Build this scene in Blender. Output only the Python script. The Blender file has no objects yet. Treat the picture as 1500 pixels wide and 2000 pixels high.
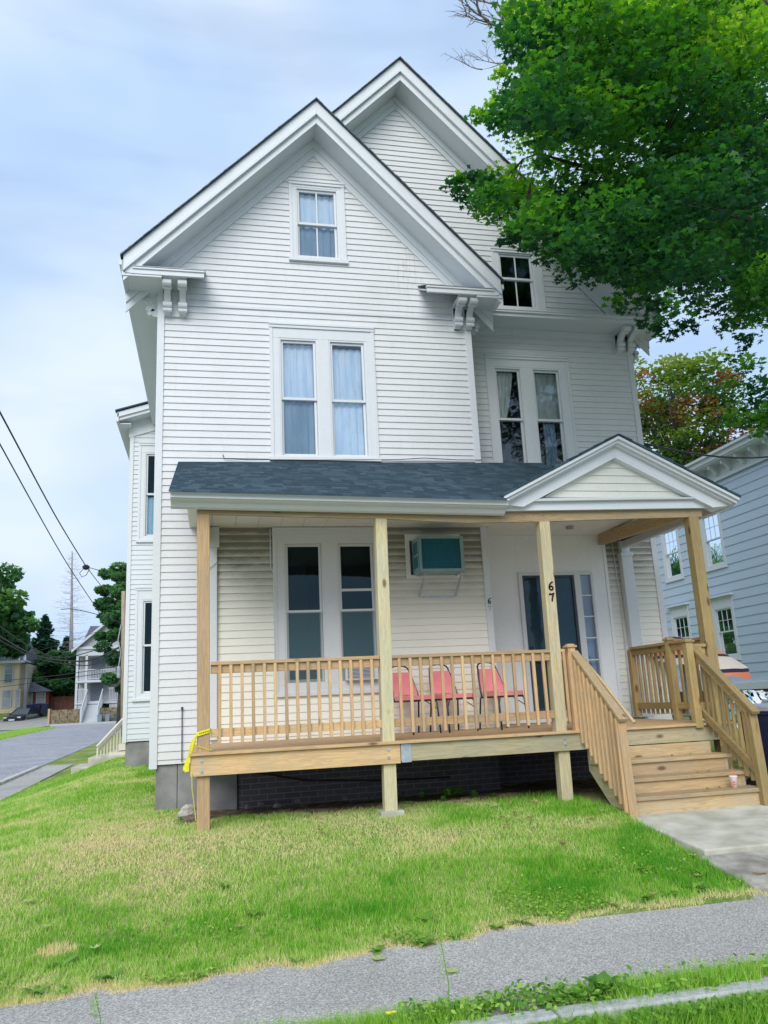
import bpy, bmesh, math, random
import numpy as np
from mathutils import Vector, Matrix, Euler
from math import radians as R_, sin, cos, pi, sqrt, atan2
random.seed(7); rng = np.random.default_rng(7)
sc = bpy.context.scene
COL = sc.collection

# ---------------------------------------------------------------- camera
YAW, PIT, ROL, FPX = R_(12.47864), R_(13.224), R_(-2.78551), 1562.45
cy, sy, cp, sp = cos(YAW), sin(YAW), cos(PIT), sin(PIT)
f_ = Vector((sy*cp, cy*cp, sp)); r_ = Vector((cy, -sy, 0)); u_ = r_.cross(f_)
r2 = cos(ROL)*r_ + sin(ROL)*u_; u2 = -sin(ROL)*r_ + cos(ROL)*u_
cam = bpy.data.cameras.new('camera'); co = bpy.data.objects.new('camera', cam); COL.objects.link(co)
m = Matrix((r2, u2, -f_)).transposed().to_4x4(); m.translation = Vector((0, -9.0, 1.6)); co.matrix_world = m
cam.sensor_fit = 'VERTICAL'; cam.sensor_height = 32; cam.lens = FPX/2000*32
cam.clip_start = .1; cam.clip_end = 3000
sc.camera = co
sc.view_settings.view_transform = 'Standard'; sc.view_settings.look = 'None'
sc.view_settings.exposure = 0.88; sc.view_settings.gamma = 1
sc.render.resolution_x = 768; sc.render.resolution_y = 1024

# ---------------------------------------------------------------- sky and sun
SUN_EL, SUN_AZ = R_(36), R_(200)      # azimuth from +Y clockwise: the sun stands behind the camera, a little left
w = bpy.data.worlds.new('World'); sc.world = w; w.use_nodes = True
nt = w.node_tree; nt.nodes.clear(); N = nt.nodes.new; L = nt.links.new
out = N('ShaderNodeOutputWorld'); bg = N('ShaderNodeBackground'); bg.inputs[1].default_value = .1
sky = N('ShaderNodeTexSky'); sky.sky_type = 'NISHITA'; sky.sun_disc = False
sky.sun_elevation = SUN_EL; sky.sun_rotation = SUN_AZ; sky.air_density = 1.2; sky.dust_density = 1.5
tc = N('ShaderNodeTexCoord')
mp = N('ShaderNodeMapping'); mp.inputs['Scale'].default_value = (1, 1, 1.7); L(tc.outputs['Generated'], mp.inputs[0])
n1 = N('ShaderNodeTexNoise'); n1.inputs['Scale'].default_value = 2.1; n1.inputs['Detail'].default_value = 4; n1.inputs['Roughness'].default_value = .45
L(mp.outputs[0], n1.inputs['Vector'])
cr = N('ShaderNodeValToRGB'); cr.color_ramp.elements[0].position = .40; cr.color_ramp.elements[0].color = (2.95, 4.0, 5.6, 1)
cr.color_ramp.elements[1].position = .62; cr.color_ramp.elements[1].color = (4.4, 5.05, 6.0, 1)
L(n1.outputs['Fac'], cr.inputs[0])
mp2 = N('ShaderNodeMapping'); mp2.inputs['Scale'].default_value = (1.2, 1.2, 7); mp2.inputs['Location'].default_value = (3.1, 1.2, .5); L(tc.outputs['Generated'], mp2.inputs[0])
n2 = N('ShaderNodeTexNoise'); n2.inputs['Scale'].default_value = 2.3; n2.inputs['Detail'].default_value = 6; L(mp2.outputs[0], n2.inputs['Vector'])
cr2 = N('ShaderNodeValToRGB'); cr2.color_ramp.elements[0].position = .34; cr2.color_ramp.elements[0].color = (.80, .80, .80, 1)
cr2.color_ramp.elements[1].position = .52; cr2.color_ramp.elements[1].color = (1, 1, 1, 1)
L(n2.outputs['Fac'], cr2.inputs[0])
mx = N('ShaderNodeMix'); mx.data_type = 'RGBA'; L(cr2.outputs[0], mx.inputs[0]); L(sky.outputs[0], mx.inputs[6]); L(cr.outputs[0], mx.inputs[7])
L(mx.outputs[2], bg.inputs[0]); L(bg.outputs[0], out.inputs[0])
sl = bpy.data.lights.new('sun', 'SUN'); sl.energy = 1.45; sl.angle = R_(40); sl.color = (1, .97, .93)
so = bpy.data.objects.new('sun', sl); COL.objects.link(so)
sd = Vector((sin(SUN_AZ)*cos(SUN_EL), cos(SUN_AZ)*cos(SUN_EL), sin(SUN_EL)))
so.rotation_euler = sd.to_track_quat('Z', 'Y').to_euler(); so.location = (0, -20, 30)

# ---------------------------------------------------------------- materials
def newmat(name, rough=.6, spec=.3):
    mt = bpy.data.materials.new(name); mt.use_nodes = True
    b = mt.node_tree.nodes['Principled BSDF']; b.inputs['Roughness'].default_value = rough
    b.inputs['Specular IOR Level'].default_value = spec
    return mt, mt.node_tree.nodes.new, mt.node_tree.links.new, b
def coords(N, L, scale=(1, 1, 1)):
    t = N('ShaderNodeTexCoord'); p = N('ShaderNodeMapping'); p.inputs['Scale'].default_value = scale
    L(t.outputs['Object'], p.inputs[0]); return p.outputs[0]
def noise(N, L, vec, scale, detail=4, rough=.55, dist=0):
    n = N('ShaderNodeTexNoise'); n.inputs['Scale'].default_value = scale; n.inputs['Detail'].default_value = detail
    n.inputs['Roughness'].default_value = rough; n.inputs['Distortion'].default_value = dist; L(vec, n.inputs['Vector']); return n.outputs['Fac']
def ramp(N, L, fac, stops):
    r = N('ShaderNodeValToRGB'); e = r.color_ramp.elements
    while len(e) < len(stops): e.new(.5)
    for i, (p, c) in enumerate(stops):
        e[i].position = p; e[i].color = (*c, 1) if len(c) == 3 else c
    L(fac, r.inputs[0]); return r.outputs[0]
def mixc(N, L, fac, a, b, mode='MIX'):
    x = N('ShaderNodeMix'); x.data_type = 'RGBA'; x.blend_type = mode
    if isinstance(fac, float): x.inputs[0].default_value = fac
    else: L(fac, x.inputs[0])
    for s, i in ((a, 6), (b, 7)):
        if isinstance(s, tuple): x.inputs[i].default_value = (*s, 1)
        else: L(s, x.inputs[i])
    return x.outputs[2]
def bump(N, L, b, h, strength=.3, dist=.01):
    q = N('ShaderNodeBump'); q.inputs['Strength'].default_value = strength; q.inputs['Distance'].default_value = dist
    L(h, q.inputs['Height']); L(q.outputs[0], b.inputs['Normal'])
def maths(N, L, op, a, b=None):
    x = N('ShaderNodeMath'); x.operation = op
    for i, s in enumerate((a, b)):
        if s is None: continue
        if isinstance(s, (int, float)): x.inputs[i].default_value = s
        else: L(s, x.inputs[i])
    return x.outputs[0]
def simple(name, c1, c2=None, scale=6, rough=.6, bstr=.15, bdist=.004, spec=.3, vec=(1, 1, 1), lo=.35, hi=.65, metal=0, tint=False):
    mt, N, L, b = newmat(name, rough, spec); v = coords(N, L, vec)
    f = noise(N, L, v, scale)
    c = ramp(N, L, f, [(lo, c1), (hi, c2 or tuple(x*.82 for x in c1))])
    if tint:
        a = N('ShaderNodeAttribute'); a.attribute_name = 'tint'
        c = mixc(N, L, 1.0, c, ramp(N, L, a.outputs['Fac'], [(0, (.35, .35, .35)), (1, (1.5, 1.5, 1.5))]), 'MULTIPLY')
    L(c, b.inputs['Base Color']); b.inputs['Metallic'].default_value = metal
    if bstr: bump(N, L, b, noise(N, L, v, scale*6), bstr, bdist)
    return mt
def paint(name, col, dirt=(.45, .45, .38), amt=.25, rough=.5, rust=None):
    mt, N, L, b = newmat(name, rough, .35); v = coords(N, L, (1, 1, 1)); v2 = coords(N, L, (5, 5, .5))
    f = ramp(N, L, noise(N, L, v, 1.7, 6, .65), [(.5, (0, 0, 0)), (.82, (amt,)*3)])
    s = ramp(N, L, noise(N, L, v2, 2.6, 5, .7), [(.55, (0, 0, 0)), (.85, (amt*1.2,)*3)])
    c = mixc(N, L, f, col, dirt); c = mixc(N, L, s, c, dirt)
    fine = ramp(N, L, noise(N, L, v, 40, 3), [(.3, (.94,)*3), (.7, (1, 1, 1))])
    c = mixc(N, L, 1.0, c, fine, 'MULTIPLY')
    if rust:
        sp_ = N('ShaderNodeSeparateXYZ'); L(v, sp_.inputs[0]); fs = []
        for ax, (c0, wd) in zip((0, 2), rust):
            q = maths(N, L, 'DIVIDE', maths(N, L, 'ABSOLUTE', maths(N, L, 'SUBTRACT', sp_.outputs[ax], c0)), wd); fs.append(maths(N, L, 'MAXIMUM', maths(N, L, 'SUBTRACT', 1.0, q), 0.0))
        st = ramp(N, L, noise(N, L, coords(N, L, (9, 1, 1.6)), 2.4, 5, .7), [(.5, (0, 0, 0)), (.66, (1, 1, 1))])
        f2 = maths(N, L, 'MULTIPLY', maths(N, L, 'MULTIPLY', fs[0], fs[1]), st); f2 = maths(N, L, 'MULTIPLY', f2, .55)
        c = mixc(N, L, f2, c, (.42, .30, .24))
    L(c, b.inputs['Base Color'])
    hb = maths(N, L, 'ADD', noise(N, L, v, 18, 5), maths(N, L, 'MULTIPLY', noise(N, L, coords(N, L, (1, 1, 4)), 1.3, 2), 5)); bump(N, L, b, hb, .14, .004); return mt
def wood(name, axis, c_hi, c_lo, grey=(.33, .33, .29), gamt=.4):
    mt, N, L, b = newmat(name, .68, .25)
    s = [16, 16, 16]; s['xyz'.index(axis)] = .9; v = coords(N, L, tuple(s)); v1 = coords(N, L)
    oi = N('ShaderNodeObjectInfo'); add = N('ShaderNodeVectorMath'); add.operation = 'ADD'; L(v, add.inputs[0])
    sc_ = N('ShaderNodeVectorMath'); sc_.operation = 'SCALE'; cmb = N('ShaderNodeCombineXYZ')
    for i in range(3): L(oi.outputs['Random'], cmb.inputs[i])
    L(cmb.outputs[0], sc_.inputs[0]); sc_.inputs['Scale'].default_value = 37; L(sc_.outputs[0], add.inputs[1])
    g = noise(N, L, add.outputs[0], 1.6, 6, .6, 1.2)
    c = ramp(N, L, g, [(.30, c_lo), (.42, c_hi), (.50, tuple(x*.72 for x in c_hi)), (.58, c_hi), (.68, tuple(x*.85 for x in c_hi))])
    gg = ramp(N, L, noise(N, L, v1, 2.2, 5, .6), [(.42, (0, 0, 0)), (.75, (gamt,)*3)])
    c = mixc(N, L, gg, c, grey)
    # knots
    ks = [5, 5, 5]; ks['xyz'.index(axis)] = 2.2
    kv = coords(N, L, tuple(ks)); ad2 = N('ShaderNodeVectorMath'); ad2.operation = 'ADD'; L(kv, ad2.inputs[0]); L(sc_.outputs[0], ad2.inputs[1])
    vo = N('ShaderNodeTexVoronoi'); vo.inputs['Scale'].default_value = 1.0; L(ad2.outputs[0], vo.inputs['Vector'])
    k = ramp(N, L, vo.outputs['Distance'], [(.07, (.85,)*3), (.16, (0, 0, 0))])
    c = mixc(N, L, k, c, (.12, .065, .03))
    rr = ramp(N, L, oi.outputs['Random'], [(0, (.74, .72, .70)), (.5, (1, .95, .90)), (1, (1.14, 1.12, 1.04))])
    c = mixc(N, L, 1.0, c, rr, 'MULTIPLY'); L(c, b.inputs['Base Color'])
    bump(N, L, b, g, .35, .004); return mt
M = {}
Z0_ = 5.052-5.08
M['siding'] = paint('white_vinyl', (.69, .70, .705), (.45, .44, .37), .22, rust=((1.45, .5), (8.0, 1.5)))
M['trim'] = paint('white_trim_paint', (.68, .705, .725), (.45, .46, .42), .16)
M['bay'] = paint('white_side_siding', (.64, .68, .70))
def mildew():
    mt, N, L, b = newmat('porch_siding_mildew', .5, .3); v = coords(N, L)
    sp_ = N('ShaderNodeSeparateXYZ'); L(v, sp_.inputs[0])
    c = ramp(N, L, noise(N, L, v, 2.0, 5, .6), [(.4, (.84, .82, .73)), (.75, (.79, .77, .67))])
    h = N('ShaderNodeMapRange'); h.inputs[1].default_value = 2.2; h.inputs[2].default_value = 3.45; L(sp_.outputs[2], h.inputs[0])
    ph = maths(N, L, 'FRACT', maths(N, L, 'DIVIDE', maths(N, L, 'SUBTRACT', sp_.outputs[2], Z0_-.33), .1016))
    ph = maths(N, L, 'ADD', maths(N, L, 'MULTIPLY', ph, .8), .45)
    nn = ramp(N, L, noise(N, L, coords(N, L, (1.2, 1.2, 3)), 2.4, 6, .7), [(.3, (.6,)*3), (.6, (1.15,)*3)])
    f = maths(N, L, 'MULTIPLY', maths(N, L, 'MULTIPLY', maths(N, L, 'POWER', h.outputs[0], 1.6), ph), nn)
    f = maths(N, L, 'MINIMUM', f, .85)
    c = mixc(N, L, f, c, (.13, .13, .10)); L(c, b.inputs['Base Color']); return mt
M['psiding'] = mildew()
M['cream'] = paint('cream_siding', (.72, .715, .64), (.45, .45, .35), .2)
M['porchtrim'] = paint('porch_white_panel', (.84, .85, .84), (.42, .42, .36), .14)
P_HI, P_LO = (.68, .46, .25), (.45, .28, .14)
T_HI, T_LO = (.60, .53, .34), (.44, .36, .20)
for a in 'xyz':
    M['cedar_'+a] = wood('new_pine_'+a, a, P_HI, P_LO)
    M['post_'+a] = wood('treated_pine_'+a, a, T_HI, T_LO, (.40, .44, .36), .55)
    M['old_'+a] = wood('weathered_pine_'+a, a, (.56, .42, .24), (.36, .25, .13), (.36, .34, .27), .55)
    M['olive_'+a] = wood('olive_treated_pine_'+a, a, (.47, .35, .16), (.30, .20, .09), (.25, .24, .12), .6)
def shingle():
    mt, N, L, b = newmat('asphalt_shingle', .9, .2); v = coords(N, L)
    a = N('ShaderNodeAttribute'); a.attribute_name = 'tint'
    c = ramp(N, L, a.outputs['Fac'], [(0, (.030, .052, .070)), (.5, (.042, .072, .094)), (1, (.060, .098, .125))])
    c = mixc(N, L, 1.0, c, ramp(N, L, noise(N, L, v, 160, 2), [(.3, (.55,)*3), (.7, (1.5,)*3)]), 'MULTIPLY')
    L(c, b.inputs['Base Color']); bump(N, L, b, noise(N, L, v, 200, 2), .5, .004); return mt
M['shingle'] = shingle()
M['roofedge'] = simple('weathered_shingle_edge', (.15, .17, .19), (.06, .075, .09), scale=14, rough=.9)
def glass(name, tint=(.75, .85, .88), base=.0, gc=(.45, .72, .85)):
    mt = bpy.data.materials.new(name); mt.use_nodes = True; nt = mt.node_tree; nt.nodes.clear(); N = nt.nodes.new; L = nt.links.new
    o = N('ShaderNodeOutputMaterial'); t = N('ShaderNodeBsdfTransparent'); t.inputs[0].default_value = (*tint, 1)
    g = N('ShaderNodeBsdfGlossy'); g.inputs['Roughness'].default_value = .03; g.inputs[0].default_value = (*gc, 1)
    v = coords(N, L); bp = N('ShaderNodeBump'); bp.inputs['Strength'].default_value = .12; bp.inputs['Distance'].default_value = .02
    L(noise(N, L, v, 3.5, 2), bp.inputs['Height']); L(bp.outputs[0], g.inputs['Normal'])
    fr = N('ShaderNodeFresnel'); fr.inputs[0].default_value = 1.5
    ad = N('ShaderNodeMath'); ad.operation = 'ADD'; ad.inputs[1].default_value = base; L(fr.outputs[0], ad.inputs[0])
    x = N('ShaderNodeMixShader'); L(ad.outputs[0], x.inputs[0]); L(t.outputs[0], x.inputs[1]); L(g.outputs[0], x.inputs[2]); L(x.outputs[0], o.inputs[0])
    return mt
M['glass'] = glass('window_glass'); M['glassb'] = glass('window_glass_bright', (.95, .97, 1), .06, (.8, .9, 1))
def meshmat():
    mt = bpy.data.materials.new('fine_screen_mesh'); mt.use_nodes = True; nt = mt.node_tree; b = nt.nodes['Principled BSDF']; b.inputs['Base Color'].default_value = (.10, .20, .24, 1); b.inputs['Roughness'].default_value = .7; b.inputs['Alpha'].default_value = .5; return mt
M['mesh'] = meshmat()
M['dark'] = simple('dark_room', (.012, .018, .022), (.02, .03, .035), bstr=0)
M['room'] = simple('dim_room', (.05, .09, .11), (.03, .06, .08), scale=1.2, bstr=0)
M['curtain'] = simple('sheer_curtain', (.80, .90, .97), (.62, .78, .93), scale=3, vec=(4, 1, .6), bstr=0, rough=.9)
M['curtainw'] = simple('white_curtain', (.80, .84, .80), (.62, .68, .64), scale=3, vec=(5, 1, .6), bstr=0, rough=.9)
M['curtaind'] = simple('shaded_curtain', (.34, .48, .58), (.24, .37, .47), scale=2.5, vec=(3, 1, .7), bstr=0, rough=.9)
M['screen'] = simple('insect_screen', (.03, .055, .07), (.04, .07, .085), scale=40, bstr=.1, rough=.45)
M['concrete'] = simple('old_concrete', (.30, .30, .29), (.20, .20, .20), scale=3.2, bstr=.5, rough=.9)
M['conc2'] = simple('pale_concrete', (.58, .56, .47), (.40, .385, .31), scale=3.5, bstr=.5, bdist=.003, rough=.9)
M['conc3'] = simple('stained_concrete', (.42, .40, .35), (.22, .20, .17), scale=4.5, bstr=.6, bdist=.004, rough=.9)
M['granite'] = simple('kerb_granite', (.50, .50, .50), (.36, .36, .37), scale=26, bstr=.4, rough=.8)
M['rock'] = simple('pale_rock', (.52, .48, .42), (.30, .28, .25), scale=8, bstr=.8, bdist=.02, rough=.9)
M['soil'] = simple('bare_soil', (.30, .23, .15), (.12, .09, .06), scale=7, bstr=1, bdist=.03, rough=1)
M['black'] = simple('black_metal', (.03, .032, .045), (.02, .02, .03), rough=.35, bstr=0, spec=.5)
M['red'] = simple('red_vinyl_seat', (.85, .27, .29), (.74, .20, .22), scale=3, rough=.45, bstr=.1)
M['acbody'] = simple('ac_painted_metal', (.27, .42, .43), (.22, .35, .37), scale=4, rough=.5, bstr=.05)
M['acgrille'] = simple('ac_coil', (.02, .15, .21), (.03, .19, .26), scale=50, vec=(1, 1, .2), rough=.6)
M['galv'] = simple('galvanised_steel', (.50, .55, .60), (.38, .42, .47), scale=14, rough=.45, bstr=.1, metal=.5)
M['tape'] = simple('yellow_tape', (.85, .78, .02), (.70, .62, .02), scale=10, rough=.4, bstr=.1)
M['cupw'] = simple('pink_white_cup', (.85, .72, .72), (.85, .78, .78), rough=.4, bstr=0)
M['cupr'] = simple('red_print', (.75, .16, .10), rough=.4, bstr=0)
M['navy'] = simple('navy_plastic', (.012, .018, .06), (.02, .028, .08), rough=.5, bstr=.1)
M['greyp'] = simple('grey_plastic', (.35, .38, .42), (.28, .30, .34), rough=.5, bstr=.1)
M['pole'] = simple('pole_wood', (.42, .34, .24), (.28, .22, .16), scale=5, vec=(6, 6, .5), rough=.9)
M['bark'] = simple('maple_bark', (.12, .105, .09), (.06, .052, .045), scale=6, vec=(3, 3, .6), bstr=1, bdist=.03, rough=1)
M['wire'] = simple('wire_black', (.03, .03, .035), rough=.6, bstr=0)
M['digit'] = simple('black_numeral', (.02, .02, .02), rough=.5, bstr=0)
M['digitg'] = simple('faded_numeral', (.52, .56, .60), rough=.6, bstr=0)
def brick():
    mt, N, L, b = newmat('painted_brick', .9, .2); v = coords(N, L); s = N('ShaderNodeSeparateXYZ'); L(v, s.inputs[0])
    c = N('ShaderNodeCombineXYZ'); L(s.outputs[0], c.inputs[0]); L(s.outputs[2], c.inputs[1])
    t = N('ShaderNodeTexBrick'); t.inputs['Scale'].default_value = 1; t.inputs['Brick Width'].default_value = .22; t.inputs['Row Height'].default_value = .072
    t.inputs['Mortar Size'].default_value = .006; t.inputs['Color1'].default_value = (.15, .13, .14, 1); t.inputs['Color2'].default_value = (.11, .10, .11, 1); t.inputs['Mortar'].default_value = (.24, .24, .25, 1)
    L(c.outputs[0], t.inputs['Vector']); L(t.outputs['Color'], b.inputs['Base Color']); bump(N, L, b, noise(N, L, v, 30), .5, .006); return mt
M['brick'] = brick()
def leafmat(name, stops, trans=.45):
    mt = bpy.data.materials.new(name); mt.use_nodes = True; nt = mt.node_tree; nt.nodes.clear(); N = nt.nodes.new; L = nt.links.new
    o = N('ShaderNodeOutputMaterial'); a = N('ShaderNodeAttribute'); a.attribute_name = 'tint'
    c = ramp(N, L, a.outputs['Fac'], stops)
    p = N('ShaderNodeBsdfPrincipled'); p.inputs['Roughness'].default_value = .5; p.inputs['Specular IOR Level'].default_value = .25; L(c, p.inputs['Base Color'])
    t = N('ShaderNodeBsdfTranslucent'); tcol = mixc(N, L, 1.0, c, (1.5, 1.7, .7), 'MULTIPLY'); L(tcol, t.inputs[0])
    x = N('ShaderNodeMixShader'); x.inputs[0].default_value = trans; L(p.outputs[0], x.inputs[1]); L(t.outputs[0], x.inputs[2]); L(x.outputs[0], o.inputs[0]); return mt
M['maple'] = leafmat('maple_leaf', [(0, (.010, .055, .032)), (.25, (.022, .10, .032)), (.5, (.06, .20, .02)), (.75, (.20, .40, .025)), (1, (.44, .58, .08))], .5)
M['autumn'] = leafmat('turning_leaf', [(0, (.03, .08, .03)), (.35, (.07, .14, .035)), (.68, (.24, .32, .05)), (.80, (.26, .10, .07)), (1, (.34, .12, .09))], .5)
M['fargreen'] = leafmat('far_leaf', [(0, (.03, .10, .06)), (.5, (.08, .20, .08)), (1, (.20, .33, .09))], .4)
M['darkfir'] = leafmat('fir_needle', [(0, (.015, .06, .055)), (.5, (.035, .11, .085)), (1, (.08, .18, .10))], .3)
M['grass'] = leafmat('grass_blade', [(0, (.80, .62, .42)), (.16, (.72, .66, .38)), (.34, (.54, .60, .24)), (.56, (.36, .54, .10)), (.78, (.24, .48, .04)), (1, (.09, .34, .02))], .3)
M['weed'] = leafmat('weed_leaf', [(0, (.05, .16, .03)), (.5, (.14, .32, .04)), (1, (.36, .52, .10))], .3)
M['fallen'] = leafmat('fallen_leaf', [(0, (.22, .10, .05)), (.4, (.45, .42, .16)), (1, (.40, .52, .20))], .2)

# ---------------------------------------------------------------- mesh helpers
class MB:
    def __init__(s): s.v = []; s.f = []; s.m = []; s.t = []
    def face(s, pts, mi=0, t=.5):
        n = len(s.v); s.v.extend([tuple(p) for p in pts]); s.f.append(tuple(range(n, n+len(pts)))); s.m.append(mi); s.t.append(t)
    def hexa(s, p, mi=0, t=.5):   # p: 8 pts, bottom 0-3 ccw, top 4-7
        n = len(s.v); s.v.extend([tuple(q) for q in p])
        for q in ((3, 2, 1, 0), (4, 5, 6, 7), (0, 1, 5, 4), (1, 2, 6, 5), (2, 3, 7, 6), (3, 0, 4, 7)):
            s.f.append(tuple(n+i for i in q)); s.m.append(mi); s.t.append(t)
    def box(s, x0, x1, y0, y1, z0, z1, mi=0, t=.5):
        s.hexa([(x0, y0, z0), (x1, y0, z0), (x1, y1, z0), (x0, y1, z0), (x0, y0, z1), (x1, y0, z1), (x1, y1, z1), (x0, y1, z1)], mi, t)
    def bar(s, a, b, wd, ht, up=(0, 0, 1), mi=0, t=.5):     # rectangular bar a->b
        a = Vector(a); b = Vector(b); d = (b-a).normalized(); up = Vector(up)
        sd_ = d.cross(up).normalized(); up = sd_.cross(d).normalized()
        q = []
        for p in (a, b):
            for i, j in ((-1, -1), (1, -1), (1, 1), (-1, 1)): q.append(p+sd_*wd/2*i+up*ht/2*j)
        n = len(s.v); s.v.extend([tuple(k) for k in q])
        for k in ((0, 1, 2, 3), (7, 6, 5, 4), (4, 5, 1, 0), (5, 6, 2, 1), (6, 7, 3, 2), (7, 4, 0, 3)):
            s.f.append(tuple(n+i for i in k)); s.m.append(mi); s.t.append(t)
    def prism(s, pts, fn, a, b, mi=0, t=.5):     # pts 2d; fn(u,v,d)->xyz
        n = len(pts); A = [fn(u, v, a) for u, v in pts]; B = [fn(u, v, b) for u, v in pts]
        s.face(A, mi, t); s.face(B[::-1], mi, t)
        for i in range(n):
            j = (i+1) % n; s.face([A[i], B[i], B[j], A[j]], mi, t)
    def tube(s, pts, r, n=8, mi=0, t=.5, cap=True):
        pts = [Vector(p) for p in pts]; rs = r if isinstance(r, (list, tuple)) else [r]*len(pts)
        base = len(s.v); prev = None
        for i, p in enumerate(pts):
            d = (pts[min(i+1, len(pts)-1)]-pts[max(i-1, 0)]).normalized()
            if prev is None:
                x = d.orthogonal().normalized()
            else: x = (prev-d*prev.dot(d)).normalized()
            prev = x; y = d.cross(x)
            for k in range(n):
                a = 2*pi*k/n; s.v.append(tuple(p+(x*cos(a)+y*sin(a))*rs[i]))
        for i in range(len(pts)-1):
            for k in range(n):
                k2 = (k+1) % n; s.f.append((base+i*n+k, base+i*n+k2, base+(i+1)*n+k2, base+(i+1)*n+k)); s.m.append(mi); s.t.append(t)
        if cap:
            s.f.append(tuple(base+k for k in range(n))[::-1]); s.m.append(mi); s.t.append(t)
            e = base+(len(pts)-1)*n; s.f.append(tuple(e+k for k in range(n))); s.m.append(mi); s.t.append(t)
    def lathe(s, prof, c, n=16, mi=0, t=.5):
        base = len(s.v)
        for r, z in prof:
            for k in range(n): s.v.append((c[0]+r*cos(2*pi*k/n), c[1]+r*sin(2*pi*k/n), c[2]+z))
        for i in range(len(prof)-1):
            for k in range(n):
                k2 = (k+1) % n; s.f.append((base+i*n+k, base+i*n+k2, base+(i+1)*n+k2, base+(i+1)*n+k)); s.m.append(mi); s.t.append(t)
        s.f.append(tuple(base+k for k in range(n))[::-1]); s.m.append(mi); s.t.append(t)
        e = base+(len(prof)-1)*n; s.f.append(tuple(e+k for k in range(n))); s.m.append(mi); s.t.append(t)
    def build(s, name, mats, parent=None, bevel=0, smooth=False, recalc=True):
        if not isinstance(mats, (list, tuple)): mats = [mats]
        mats = [M[x] if isinstance(x, str) else x for x in mats]
        me = bpy.data.meshes.new(name)
        off = ORG.get(parent.name, (0, 0, 0)) if parent else (0, 0, 0)
        vs = [(a-off[0], b-off[1], c-off[2]) for a, b, c in s.v]
        me.from_pydata(vs, [], s.f)
        for x in mats: me.materials.append(x)
        me.polygons.foreach_set('material_index', s.m)
        at = me.attributes.new('tint', 'FLOAT', 'FACE'); at.data.foreach_set('value', s.t)
        if recalc:
            bm = bmesh.new(); bm.from_mesh(me); bmesh.ops.recalc_face_normals(bm, faces=bm.faces); bm.to_mesh(me); bm.free()
        if smooth: me.polygons.foreach_set('use_smooth', [True]*len(me.polygons))
        me.update()
        o = bpy.data.objects.new(name, me); COL.objects.link(o)
        if parent: o.parent = parent; ORG[o.name] = off
        if bevel:
            b = o.modifiers.new('bevel', 'BEVEL'); b.width = bevel; b.segments = 2; b.limit_method = 'ANGLE'
        return o
ORG = {}
def tag(o, label=None, cat=None, group=None, kind=None):
    if label: o['label'] = label
    if cat: o['category'] = cat
    if group: o['group'] = group
    if kind: o['kind'] = kind
    return o
def thing(name, label, cat, loc=(0, 0, 0), group=None, rz=0):
    o = bpy.data.objects.new(name, None); COL.objects.link(o); o.location = loc; o.rotation_euler = (0, 0, rz); o.empty_display_size = .2
    ORG[o.name] = tuple(loc) if not rz else (0, 0, 0)
    return tag(o, label, cat, group)
def one(name, mats, label, cat, group=None, **k):   # returns function to build a single-mesh thing
    pass
def copy_tree(o, parent=None):
    c = o.copy(); COL.objects.link(c)
    if parent: c.parent = parent
    for ch in list(o.children): copy_tree(ch, c)
    return c
def nparr_obj(name, verts, nface, per, mats, tint, parent=None, smooth=False):
    """verts (N*per,3) faces of `per` verts each, tint per face"""
    me = bpy.data.meshes.new(name); nv = len(verts)
    off = np.array(ORG.get(parent.name, (0, 0, 0))) if parent else np.zeros(3)
    me.vertices.add(nv); me.vertices.foreach_set('co', (verts-off).astype(np.float32).ravel())
    me.loops.add(nface*per); me.loops.foreach_set('vertex_index', np.arange(nface*per, dtype=np.int32))
    me.polygons.add(nface); me.polygons.foreach_set('loop_start', np.arange(0, nface*per, per, dtype=np.int32))
    me.update(calc_edges=True)
    at = me.attributes.new('tint', 'FLOAT', 'FACE'); at.data.foreach_set('value', tint.astype(np.float32))
    me.materials.append(mats); me.validate()
    o = bpy.data.objects.new(name, me); COL.objects.link(o)
    if parent: o.parent = parent; ORG[o.name] = tuple(off)
    return o
def rotmats(n, tilt):
    """random leaf frames: normal near +z tilted"""
    az = rng.uniform(0, 2*pi, n); ti = np.abs(rng.normal(0, tilt, n)); sp_ = rng.uniform(0, 2*pi, n)
    nz = np.stack([np.sin(ti)*np.cos(az), np.sin(ti)*np.sin(az), np.cos(ti)], 1)
    t = np.stack([np.cos(sp_), np.sin(sp_), np.zeros(n)], 1)
    t -= nz*np.sum(t*nz, 1)[:, None]; t /= np.linalg.norm(t, axis=1)[:, None]+1e-9
    b = np.cross(nz, t); return t, b, nz
MAPLE = np.array([(0, -.5), (.12, -.12), (.48, -.22), (.36, .04), (.52, .2), (.22, .2), (.17, .36), (0, .55), (-.17, .36), (-.22, .2), (-.52, .2), (-.36, .04), (-.48, -.22), (-.12, -.12)])
OVAL = np.array([(0, -.5), (.3, -.1), (.25, .25), (0, .5), (-.25, .25), (-.3, -.1)])
QUAD = np.array([(-.5, -.4), (.5, -.3), (.35, .5), (-.4, .4)])
def leaves(name, pts, size, mat, tint, shape, tilt=.7, parent=None):
    n = len(pts); t, b, nz = rotmats(n, tilt); s = size*rng.uniform(.7, 1.25, n)
    k = len(shape); V = np.zeros((n, k, 3))
    for i, (u, v) in enumerate(shape):
        V[:, i] = pts+(t*u+b*v)*s[:, None]+nz*(-(u*u+v*v)*.35*s)[:, None]
    return nparr_obj(name, V.reshape(-1, 3), n, k, M[mat], tint, parent)

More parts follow.
